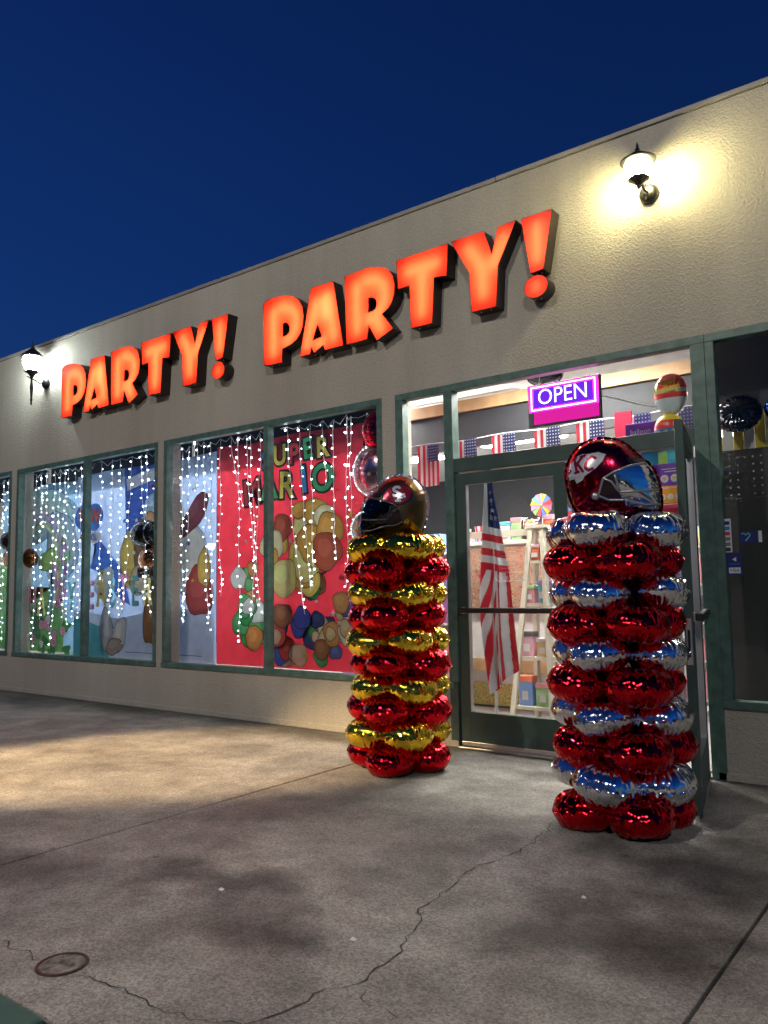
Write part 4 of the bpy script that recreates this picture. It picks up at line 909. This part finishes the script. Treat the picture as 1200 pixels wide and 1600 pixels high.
def dotrow(x0, z0, x1, z1, n):
    for k in range(n + 1):
        p = Vector((x0 + (x1 - x0) * k / n, -0.007, z0 + (z1 - z0) * k / n)); i0 = len(db.v); db.v += [tuple(p + v * 0.0052) for v in IV]; db.f += [tuple(i0 + q for q in f) for f in IF]; db.mi += [0] * len(IF)
dotrow(-.25, .132, .25, .132, 44); dotrow(-.25, -.039, .25, -.039, 44); dotrow(-.25, -.03, -.25, .122, 13); dotrow(.25, -.03, .25, .122, 13)
o = db.build('border_lights', 'open_dot', os_); o['kind'] = 'stuff'
MB().tube([(0.285, 0.02, 0.0), (0.38, 0.1, -0.03), (0.5, 0.2, -0.07), (0.75, 0.35, -0.12)], 0.006, 6).build('power_cord', 'whitep', os_, True)
for x in (-0.2, 0.2): MB().tube([(x, 0.02, 0.155), (x + .01, 0.03, 0.24)], 0.002, 5).build('hanging_chain', 'alu', os_)

# ------------------------------------------------------------------ inside: ceiling lights, bunting, display
for k, (x, y, w) in enumerate(((-2.9, 0.9, 1.2), (-4.4, 2.1, 1.2), (-2.9, 2.8, 1.2), (-4.9, 4.2, 1.2), (-2.9, 5.6, 1.2), (-5.6, 1.5, 1.2), (-7.6, 1.5, 1.2), (-9.6, 1.5, 1.2), (-7.0, 4.6, 1.2))):
    t = empty('ceiling_light', (x, y, 3.2)); tag(t, 'long white fluorescent ceiling light inside the shop', 'ceiling light', 'ceiling lights inside the shop')
    box('housing', 'white', -w / 2 - .02, w / 2 + .02, -0.17, 0.17, -0.06, -0.002, t); box('diffuser', 'tube', -w / 2, w / 2, -0.15, 0.15, -0.085, -0.061, t)
plain('flag_red', (0.45, 0.016, 0.035), 0.7, 0.1); plain('flag_white', (0.58, 0.57, 0.59), 0.7, 0.1); plain('flag_navy', (0.014, 0.02, 0.11), 0.7, 0.1)
bu = empty('flag_bunting', (-3.4, 1.0, 2.555)); tag(bu, 'string of small hanging American flags across the shop entrance', 'bunting')
FX = [-4.33, -3.92, -3.52, -3.10, -2.71, -2.33, -1.98]
MB().tube([(-4.7 + 3.4, 0, 0)] + [(x + 3.4 + .12, 0, -0.012 if i % 2 else 0.004) for i, x in enumerate(FX)] + [(1.9, 0, 0.0)], 0.004, 5).build('string', 'whitep', bu)
def flagparts(fx):
    t = empty('flag', (fx + 3.4, 0, 0)); t.parent = bu; w, h = 0.25, 0.40
    for k in range(9):
        a = w * k / 9; MB().q([(a, 0.010 * math.sin(a * 20), -h), (a + w / 9, 0.010 * math.sin((a + w / 9) * 20), -h), (a + w / 9, 0.010 * math.sin((a + w / 9) * 20), -0.004), (a, 0.010 * math.sin(a * 20), -0.004)]).build('stripe', 'flag_red' if k % 2 == 0 else 'flag_white', t)
    MB().q([(w * .48, -0.012, -h * .42), (w, -0.012, -h * .42), (w, -0.012, -0.003), (w * .48, -0.012, -0.003)]).build('canton', 'flag_navy', t)
    sb = MB()
    for i in range(5):
        for j in range(6):
            cx, cz = w * .48 + w * .52 * (i + .5) / 5, -h * .42 * (j + .5) / 6
            sb.q([(cx - .005, -0.0135, cz - .005), (cx + .005, -0.0135, cz - .005), (cx + .005, -0.0135, cz + .005), (cx - .005, -0.0135, cz + .005)])
    o = sb.build('stars', 'flag_white', t); o['kind'] = 'stuff'
for fx in FX: flagparts(fx)

# large flag drooping from its pole behind the closed door
fl = empty('flag_on_pole', (-3.30, 0.55, 0)); tag(fl, 'large American flag drooping from a white pole behind the closed door', 'flag')
MB().lathe([(0.0, 0.0), (0.14, 0.0), (0.14, 0.02), (0.03, 0.06), (0, 0.06)], n=20).build('base', 'white', fl, True)
MB().tube([(0, 0.02, 0.05), (0, 0.02, 2.16)], 0.013, 10).build('pole', 'white', fl, True)
cl_ = MB(); NU, NV = 84, 300
def fpos(u, v):
    z = 2.10 - 1.62 * v
    lo = -0.02 - 0.04 * min(1, v * 4) + 0.015 * math.sin(v * 7); hi = 0.05 + 0.12 * min(1, v * 2.2) + 0.12 * max(0, v - 0.45)
    if v > 0.8: lo += (v - 0.8) * 0.15
    x = lo + (hi - lo) * u
    z += -0.10 * (u - 0.2) * (0.3 + v * 0.3) - (0.16 * (1 - u) * max(0, v - 0.8) / 0.2) + 0.12 * u * max(0, v - 0.8) / 0.2
    y = -0.03 - 0.035 * math.sin(u * 9 + v * 3) * (0.4 + v) - 0.015 * math.sin(u * 19 + 1)
    return (x, y, z)
def fcol(u, v):
    if v < 0.25: return 2 if u > 0.24 - 0.0 * v or False else 1
    if v < 0.47: return int((v - 0.25) / 0.0367) % 2 ^ 1
    return (0 if int((u * 0.9 + (v - 0.47) * 1.3 * (1 if u < 0.45 else 0.12)) / 0.13) % 2 == 0 else 1)
for i in range(NU):
    for j in range(NV):
        u, v = i / NU, j / NV; cl_.q([fpos(u, v), fpos(u, v + 1 / NV), fpos(u + 1 / NU, v + 1 / NV), fpos(u + 1 / NU, v)], fcol(u + .5 / NU, v + .5 / NV))
cloth = fixn(cl_.build('cloth', ['flag_red', 'flag_white', 'flag_navy'], fl, True))
for (u, v, s) in ((.62, .07, .022), (.48, .13, .032), (.72, .16, .024), (.42, .20, .034), (.8, .2, .022), (.66, .11, .02)):
    p = fpos(u, v); prism2d(star(p[0], p[2], s), [], p[1] - 0.012, p[1] - 0.008, 'star', 'flag_white', fl)

# A frame ladder shelf
la = empty('ladder_shelf', (-3.27, 1.35, 0)); tag(la, 'cream painted wooden A frame ladder shelf behind the glass door', 'ladder shelf')
for sx, tx in ((-0.20, -0.05), (0.20, 0.06)):
    for sy, ty in ((-0.22, -0.03), (0.28, 0.05)):
        MB().tube([(sx, sy, 0), (tx, ty, 1.72)], 0.030, 4).build('leg', 'cream', la)
for z, w in ((0.12, .19), (0.55, 0.155), (1.02, 0.12), (1.40, 0.09)):
    box('shelf_board', 'cream', -w, w + 0.01, -0.16 * (1 - z / 2.2), 0.2 * (1 - z / 2.2), z, z + 0.03, la)
box('top_board', 'cream', -0.09, 0.10, -0.06, 0.08, 1.72, 1.75, la); box('cross_rail', 'cream', -0.75, -0.06, -0.03, 0.0, 1.66, 1.72, la)

# low display counter with patterned paper, and goods on it
def paisley():
    m, n, l, b = newmat('paisley_paper'); tc = n.new('ShaderNodeTexCoord')
    v = n.new('ShaderNodeTexNoise'); v.inputs['Scale'].default_value = 24; v.inputs['Detail'].default_value = 2; v.inputs['Distortion'].default_value = 1.6; l.new(tc.outputs['Object'], v.inputs['Vector'])
    r = n.new('ShaderNodeValToRGB'); r.color_ramp.interpolation = 'CONSTANT'; e = r.color_ramp.elements
    e[0].position = 0.0; e[0].color = (0.30, 0.05, 0.04, 1); e[1].position = 0.40; e[1].color = (0.36, 0.24, 0.14, 1)
    for p, c in ((0.45, (0.06, 0.06, 0.07)), (0.48, (0.42, 0.30, 0.19)), (0.56, (0.40, 0.09, 0.06)), (0.61, (0.46, 0.36, 0.24)), (0.67, (0.08, 0.10, 0.12))):
        k = e.new(p); k.color = c + (1,)
    l.new(v.outputs['Fac'], r.inputs[0]); l.new(r.outputs[0], b.inputs['Base Color']); b.inputs['Roughness'].default_value = .6; return m
M['paisley'] = paisley()
ct = empty('display_counter', (-4.0, 1.9, 0)); tag(ct, 'shop display counter faced with patterned paper and white panels', 'counter')
box('body', 'white', -0.6, 0.62, 0.0, 0.6, 0.02, 1.62, ct); box('counter_top', 'cream', -0.64, 0.66, -0.04, 0.62, 1.62, 1.66, ct, 0.005)
box('patterned_panel', 'paisley', -0.58, 0.02, -0.02, -0.002, 1.0, 1.60, ct); box('patterned_panel', 'paisley', 0.06, 0.58, -0.02, -0.002, 1.0, 1.60, ct)
box('shelf_lip', 'cream', -0.6, 0.62, -0.05, -0.003, 0.955, 0.985, ct); box('shelf_lip', 'wood', -0.6, 0.62, -0.045, -0.003, 0.36, 0.48, ct)
M['diamond'] = mat('gold_green_paper', (0.28, 0.22, 0.06), 0.4, 0, 0.8, 45); box('patterned_panel', 'diamond', -0.58, 0.30, -0.022, -0.003, 0.03, 0.24, ct); plain('xmas', (0.03, 0.16, 0.08)); box('patterned_panel', 'xmas', 0.32, 0.44, -0.03, -0.003, 0.03, 0.34, ct)
GC = [(0.75, 0.75, 0.76), (0.15, 0.50, 0.58), (0.72, 0.30, 0.34), (0.78, 0.62, 0.30), (0.30, 0.22, 0.55), (0.80, 0.45, 0.55), (0.10, 0.10, 0.12), (0.35, 0.6, 0.3), (0.75, 0.2, 0.1), (0.2, 0.35, 0.7)]
for k, c in enumerate(GC): plain('goods%d' % k, c, 0.45)
def goods(x, y, z, w, d, h, c, label, group='goods on the display counter'):
    t = empty('gift_box', (x, y, z)); tag(t, label, 'box', group)
    box('carton', 'goods%d' % c, -w / 2, w / 2, -d / 2, d / 2, 0, h * 0.8, t, 0.004); box('lid', 'goods%d' % ((c * 3 + 1) % 10), -w / 2 - .004, w / 2 + .004, -d / 2 - .004, d / 2 + .004, h * 0.8, h, t, 0.003); box('price_card', 'goods0', -0.03, 0.03, -d / 2 - 0.012, -d / 2 - 0.008, h * .2, h * .5, t)
r = random.Random(3); CN = ['white', 'teal', 'rose red', 'mustard', 'violet', 'pink', 'black', 'green', 'orange red', 'blue']
for k in range(9):
    goods(-4.5 + 0.13 * k + r.uniform(-.01, .01), 2.1 + r.uniform(-.08, .05), 1.66, 0.11, 0.11, r.uniform(0.10, 0.26), (k * 7 + 2) % 10, CN[(k * 7 + 2) % 10] + ' gift box in the row on the display counter')
# striped popcorn tub, candy jar, pinwheels
tub = empty('popcorn_tub', (-4.18, 1.93, 1.66)); tag(tub, 'red and white striped popcorn tub at the end of the counter', 'tub')
for k in range(14):
    a0, a1 = 2 * math.pi * k / 14, 2 * math.pi * (k + 1) / 14
    MB().q([(0.06 * math.cos(a0), 0.06 * math.sin(a0), 0), (0.06 * math.cos(a1), 0.06 * math.sin(a1), 0), (0.08 * math.cos(a1), 0.08 * math.sin(a1), 0.16), (0.08 * math.cos(a0), 0.08 * math.sin(a0), 0.16)]).build('stripe', 'flag_red' if k % 2 else 'flag_white', tub)
jar = empty('candy_jar', (-3.62, 1.95, 1.66)); tag(jar, 'clear jar of pink and orange candies on the counter', 'jar')
MB().lathe([(0.10, 0.0), (0.11, 0.02), (0.11, 0.19), (0.09, 0.21)], n=24).build('jar_glass', 'glass', jar, True)
cb = MB()
for k in range(60):
    a, q = r.uniform(0, 6.28), r.uniform(0, .09); p = Vector((q * math.cos(a), q * math.sin(a), r.uniform(0.02, 0.15))); i0 = len(cb.v); cb.v += [tuple(p + v * 0.018) for v in IV]; cb.f += [tuple(i0 + w for w in f) for f in IF]; cb.mi += [k % 3] * len(IF)
o = cb.build('candies', ['goods5', 'goods3', 'goods2'], jar, True); o['kind'] = 'stuff'
PW = [(0.8, 0.1, 0.1), (0.8, 0.4, 0.05), (0.8, 0.7, 0.1), (0.3, 0.65, 0.15), (0.1, 0.55, 0.6), (0.15, 0.3, 0.75), (0.45, 0.2, 0.65), (0.8, 0.25, 0.5)]
for k, c in enumerate(PW): plain('pin%d' % k, c, 0.4)
def pinwheel(loc, R, label):
    t = empty('pinwheel', loc); tag(t, label, 'pinwheel')
    for k in range(12):
        a0, a1 = 2 * math.pi * k / 12, 2 * math.pi * (k + .95) / 12
        MB().q([(0, -0.012, 0), (R * math.cos(a0), 0, R * math.sin(a0)), (R * math.cos(a1), -0.02, R * math.sin(a1))]).q([(0, -0.010, 0), (R * math.cos(a1), -0.018, R * math.sin(a1)), (R * math.cos(a0), 0.002, R * math.sin(a0))]).build('blade', 'pin%d' % (k * 5 % 8), t)
    MB().lathe([(0.012, -0.02), (0.012, -0.012), (0, -0.022)], n=12, axis='y').build('hub', 'white', t); MB().tube([(0, 0.006, 0), (0, 0.006, -0.4)], 0.004, 6).build('stick', 'white', t)
for k, (x, y, z, w, h, c) in enumerate(((-3.34, 1.33, 1.05, .10, .16, 2), (-3.22, 1.36, 1.05, .09, .20, 1), (-3.36, 1.30, .58, .12, .22, 5), (-3.22, 1.32, .58, .11, .16, 3), (-3.38, 1.28, .15, .13, .26, 9), (-3.22, 1.30, .15, .14, .20, 7), (-3.28, 1.35, 1.43, .08, .14, 8))):
    goods(x, y, z, w, 0.10, h, c, CN[c] + ' gift box standing on the ladder shelf', 'boxes on the ladder shelf')
pinwheel((-3.50, 1.92, 1.99), 0.115, 'rainbow pinwheel on a stick above the candy jar'); pinwheel((-3.16, 1.7, 1.86), 0.08, 'smaller rainbow pinwheel near the maroon helmet balloon')
RK = [0]
# slat wall racks further back with hanging goods
for rx, ry, lab in ((-5.05, 1.75, 'rack of party goods behind the narrow side pane'), (-3.05, 2.35, 'rack of party goods behind the ladder shelf'), (-4.6, 3.8, 'rack of party goods on the left of the shop aisle'), (-2.8, 4.6, 'rack of party goods facing the shop door'), (-1.75, 2.7, 'rack of party goods beside the open doorway')):
    t = empty('goods_rack', (rx, ry, 0)); tag(t, lab, 'rack')
    box('back_panel', 'iwall', -0.7, 0.7, 0.0, 0.04, 0.05, 1.75, t)
    for z in (0.15, 0.5, 0.85, 1.2, 1.55): box('shelf_board', 'white', -0.7, 0.7, -0.32, -0.001, z - 0.02, z, t)
    for z in (0.15, 0.5, 0.85, 1.2, 1.55):
        x = -0.66
        while x < 0.6:
            w = r.uniform(0.09, 0.2); h = r.uniform(0.12, 0.28); cI = r.randrange(10); g_ = box('packet', 'goods%d' % cI, rx + x, rx + x + w, ry - 0.28, ry - 0.10 - r.uniform(0, .08), z, z + h, None, 0.004)
            tag(g_, {0: 'white', 1: 'teal', 2: 'rose red', 3: 'mustard', 4: 'violet', 5: 'pink', 6: 'black', 7: 'green', 8: 'orange red', 9: 'blue'}[cI] + ' packet of party goods on the ' + lab.split('party goods ')[1].replace('on the ', 'rack on the ').replace('facing', 'rack facing').replace('beside', 'rack beside').replace('behind', 'rack behind').replace('the rack', 'rack', 1), 'packet', 'packets on the shop racks'); x += w + 0.03
# price poster boards inside the open doorway
po = empty('price_poster', (-1.93, 0.85, 1.72)); tag(po, 'poster board in blue, purple, orange and red bands inside the doorway', 'poster')
plain('po_blue', (0.03, 0.34, 0.62), 0.4); plain('po_purple', (0.14, 0.03, 0.40), 0.4); plain('po_orange', (0.85, 0.36, 0.02), 0.4); plain('po_red', (0.75, 0.04, 0.10), 0.4); plain('po_green', (0.30, 0.60, 0.12), .4); plain('po_teal', (0.05, 0.5, 0.6), .4)
for nm, z0, z1, c in (('blue_band', .39, .50, 'po_blue'), ('purple_band', .22, .388, 'po_purple'), ('orange_band', .09, .218, 'po_orange'), ('red_band', 0.0, .088, 'po_red')):
    box(nm, c, -0.19, 0.20, 0.0, 0.006, z0, z1, po)
box('green_patch', 'po_green', -0.06, 0.01, -.003, -.0005, .39, .48, po); box('pale_patch', 'po_teal', 0.02, 0.19, -.003, -.0005, .42, .47, po)
for z, R, n in ((0.275, 0.03, 3), (0.135, 0.024, 4), (0.035, 0.022, 1)):
    for k in range(n):
        x = (-0.02 + 0.075 * k) if n == 3 else ((-0.04 + 0.06 * k) if n == 4 else 0.14)
        MB().lathe([(0.0, -0.003), (R, -0.003), (R, -0.0005)], (x, 0, z), 18, axis='y').build('round_picture', 'white', po); MB().lathe([(0.0, -0.0045), (R * .55, -0.0045)], (x, 0, z), 14, axis='y').build('picture_dot', 'goods%d' % (3 if k % 2 else 5), po)
for z, w in ((.345, .07), (.325, .05), (.20, .09), (.075, .10)): box('text_line', 'white', 0.03 - w, 0.03 + w, -.002, -.0005, z, z + .006, po)
pq = empty('balloon_time_box', (-2.10, 0.80, 2.22)); tag(pq, 'purple carton with pale lettering beside the hanging balloons', 'box')
box('carton', 'po_purple', -0.12, 0.12, 0, 0.2, 0, 0.22, pq, 0.004); text('lettering', 'balloon', 0.06, 'white', (0, -0.002, 0.15), pq, 0.9); text('lettering', 'time', 0.06, 'white', (0.02, -0.002, 0.09), pq, 0.9)
rs = box('red_banner', 'po_red', -2.36, -2.22, 0.95, 0.97, 2.18, 2.58); tag(rs, 'plain red banner strip hanging beside the small flags', 'banner')
# birthday balloons in the transom
plain('hb_clear', (0.70, 0.76, 0.80), 0.15); plain('hb_yellow', (0.85, 0.62, 0.05), 0.35); M['hb_red'] = mat('balloon_red', (0.70, 0.04, 0.02), 0.3); M['hb_blue'] = mat('balloon_blue', (0.05, 0.20, 0.60), 0.3)
hb = ball('birthday_balloon', (-1.735, 0.4, 2.53), 0.115, 0.07, 0.15, 'hb_clear', 'clear oval balloon printed with red and yellow birthday wishes', 'balloon')
def cap_on(z0, z1, mt, nm, parent, rx, ry, rz):
    mb = MB(); pr = []
    for k in range(9):
        z = z0 + (z1 - z0) * k / 8; f = max(0, 1 - (z / rz) ** 2) ** .5; pr.append((f, z))
    n = 32; 
    for f, z in pr:
        for j in range(n): a = 2 * math.pi * j / n; mb.v.append((rx * 1.012 * f * math.cos(a), ry * 1.02 * f * math.sin(a), z * 1.01))
    for k in range(8):
        for j in range(n): mb.f.append((k * n + j, k * n + (j + 1) % n, (k + 1) * n + (j + 1) % n, (k + 1) * n + j)); mb.mi.append(0)
    return fixn(mb.build(nm, mt, parent, True))
cap_on(0.03, 0.15, 'hb_red', 'printed_top', hb, .115, .07, .15); cap_on(-0.035, 0.0, 'hb_red', 'printed_candles', hb, .115, .07, .15)
for s_, z in (('Happy', 0.075), ('Birthday!', 0.025)):
    me = text_mesh(s_, 0.062, 0.8, 0, 0.003); me.materials.append(M['hb_yellow']); o = link('lettering', me, hb); o.location = (0, -0.082, z); o.rotation_euler = (0, R_(-8), 0)
bb_ = ball('ball_balloon', (-1.755, 0.4, 2.29), 0.105, 0.07, 0.10, 'hb_red', 'yellow, red and blue ball balloon with stars below the birthday balloon', 'balloon')
cap_on(0.05, 0.0995, 'hb_yellow', 'yellow_top', bb_, .105, .07, .10); cap_on(-0.0995, -0.01, 'hb_blue', 'blue_bottom', bb_, .105, .07, .10)
for x in (-0.05, 0.0, 0.05): prism2d(star(x, -0.035, 0.018), [], -0.076, -0.068, 'printed_star', 'hb_yellow', bb_)
ball('foil_balloon', (-2.93, 0.9, 2.98), 0.16, 0.14, 0.09, 'black_foil', 'dark foil balloon resting against the shop ceiling')

# ------------------------------------------------------------------ dark window: pegboard, foil balloons, stickers
pg = MB(); px0, px1, pz1 = -1.52, 1.5, 2.10; sp = 0.05; nrow = 6
ncol = int((px1 - px0) / sp)
for i in range(ncol):
    for j in range(nrow):
        cx, cz = px0 + sp * (i + .5), pz1 - 0.03 - sp * (j + .5); hs = 0.006; s2 = sp / 2
        O = [(cx - s2, cz - s2), (cx + s2, cz - s2), (cx + s2, cz + s2), (cx - s2, cz + s2)]; I = [(cx - hs, cz - hs), (cx + hs, cz - hs), (cx + hs, cz + hs), (cx - hs, cz + hs)]
        for k in range(4): a, b = k, (k + 1) % 4; pg.q([(O[a][0], 0.5, O[a][1]), (O[b][0], 0.5, O[b][1]), (I[b][0], 0.5, I[b][1]), (I[a][0], 0.5, I[a][1])])
pg.q([(px0, 0.5, pz1 - .03), (px0 + sp * ncol, 0.5, pz1 - .03), (px0 + sp * ncol, 0.5, pz1), (px0, 0.5, pz1)]); zb = pz1 - .03 - sp * nrow
pb_ = empty('pegboard', (0, 0, 0)); tag(pb_, 'dark perforated pegboard behind the window with the card stickers', 'pegboard')
fixn(pg.build('perforated_top', 'pegdark', pb_)); box('plain_board', 'pegdark', px0, px1, 0.5, 0.51, 0.05, zb - .001, pb_); box('board_rail', 'blackp', -1.0, -0.96, 0.46, 0.5, 0.1, 2.0, pb_)
box('screen_top', 'pegdark', -1.52, 1.5, 0.5, 0.52, 2.36, 3.2, pb_)
box('clear_bin', 'glass', -1.2, -0.9, 0.3, 0.48, 0.55, 0.75, pb_)
yb = empty('letter_banner', (-1.1, 0.62, 2.11)); tag(yb, 'yellow and white striped banner glowing above the pegboard', 'banner')
for k in range(18): box('stripe', 'hb_yellow' if k % 2 else 'white', -0.5 + 0.07 * k, -0.432 + 0.07 * k, 0, 0.004, -0.02, 0.25, yb)
tl_ = empty('ceiling_light', (-0.9, 0.95, 2.62)); tag(tl_, 'short fluorescent tube behind the pegboard', 'ceiling light'); box('housing', 'white', -.4, .5, -.05, .05, .02, .06, tl_); box('diffuser', 'tube', -.4, .5, -.03, .03, -.01, .018, tl_)
bfo = empty('foil_balloon', (-1.30, 0.42, 2.33)); tag(bfo, 'black foil balloon above the pegboard', 'balloon'); bfo.rotation_euler = (R_(62), R_(12), 0)
foil_disc(77, 0.15, 0.06).build('envelope', 'black_foil', bfo, True); MB().q([(-.02, .14, 0), (.02, .14, 0), (.015, .20, .004), (-.015, .20, .004)]).build('tail', 'black_foil', bfo); ball('foil_balloon', (-1.02, 0.42, 2.33), 0.12, 0.08, 0.10, 'blue_foil', 'blue foil balloon above the pegboard')
plain('st_navy', (0.02, 0.03, 0.16), 0.4); plain('st_blue', (0.05, 0.25, 0.6), 0.4); plain('st_teal', (0.2, 0.6, 0.65), 0.4)
s1 = empty('card_sticker', (-1.315, 0.030, 1.50)); tag(s1, 'white vertical sticker with small card logos on the dark window', 'sticker')
box('sheet', 'whitep', -0.022, 0.022, 0, 0.002, -0.11, 0.10, s1)
for k, c in enumerate(('st_navy', 'st_blue', 'po_red', 'mask_grey', 'mask_grey', 'mask_dark')): box('card_logo', c, -0.014, 0.014, -0.002, -0.0003, 0.062 - 0.033 * k, 0.084 - 0.033 * k, s1)
s2 = empty('card_sticker', (-1.285, 0.030, 1.315)); tag(s2, 'navy sticker marked VISA on the dark window', 'sticker')
box('sheet', 'st_navy', -0.045, 0.045, 0, 0.002, -0.07, 0.07, s2); box('white_field', 'whitep', -0.034, 0.034, -0.002, -0.0003, -0.056, -0.02, s2); text('lettering', 'VISA', 0.028, 'st_navy', (0, -0.0035, -0.038), s2); prism2d([(-.012, .03), (.012, .045), (.012, .015)], [], -.002, -.0003, 'arrow_mark', 'whitep', s2)
box('text_line', 'st_blue', -0.03, 0.03, -.002, -.0003, 0.0, 0.004, s2)
s3 = empty('card_sticker', (-1.20, 0.030, 1.48)); tag(s3, 'small navy sticker with a pale heart outline on the dark window', 'sticker')
box('sheet', 'st_navy', -0.05, 0.075, 0, 0.002, -0.035, 0.035, s3); MB().tube([(-.035, -.002, .02), (-.02, -.002, .024), (-.01, -.002, .012), (0.004, -.002, .024), (.016, -.002, .014), (.004, -.002, -.006), (-.012, -.002, -.022)], .004, 5).build('heart_mark', 'st_teal', s3); box('white_tab', 'whitep', 0.062, 0.082, -.002, -.0003, -.035, .035, s3)
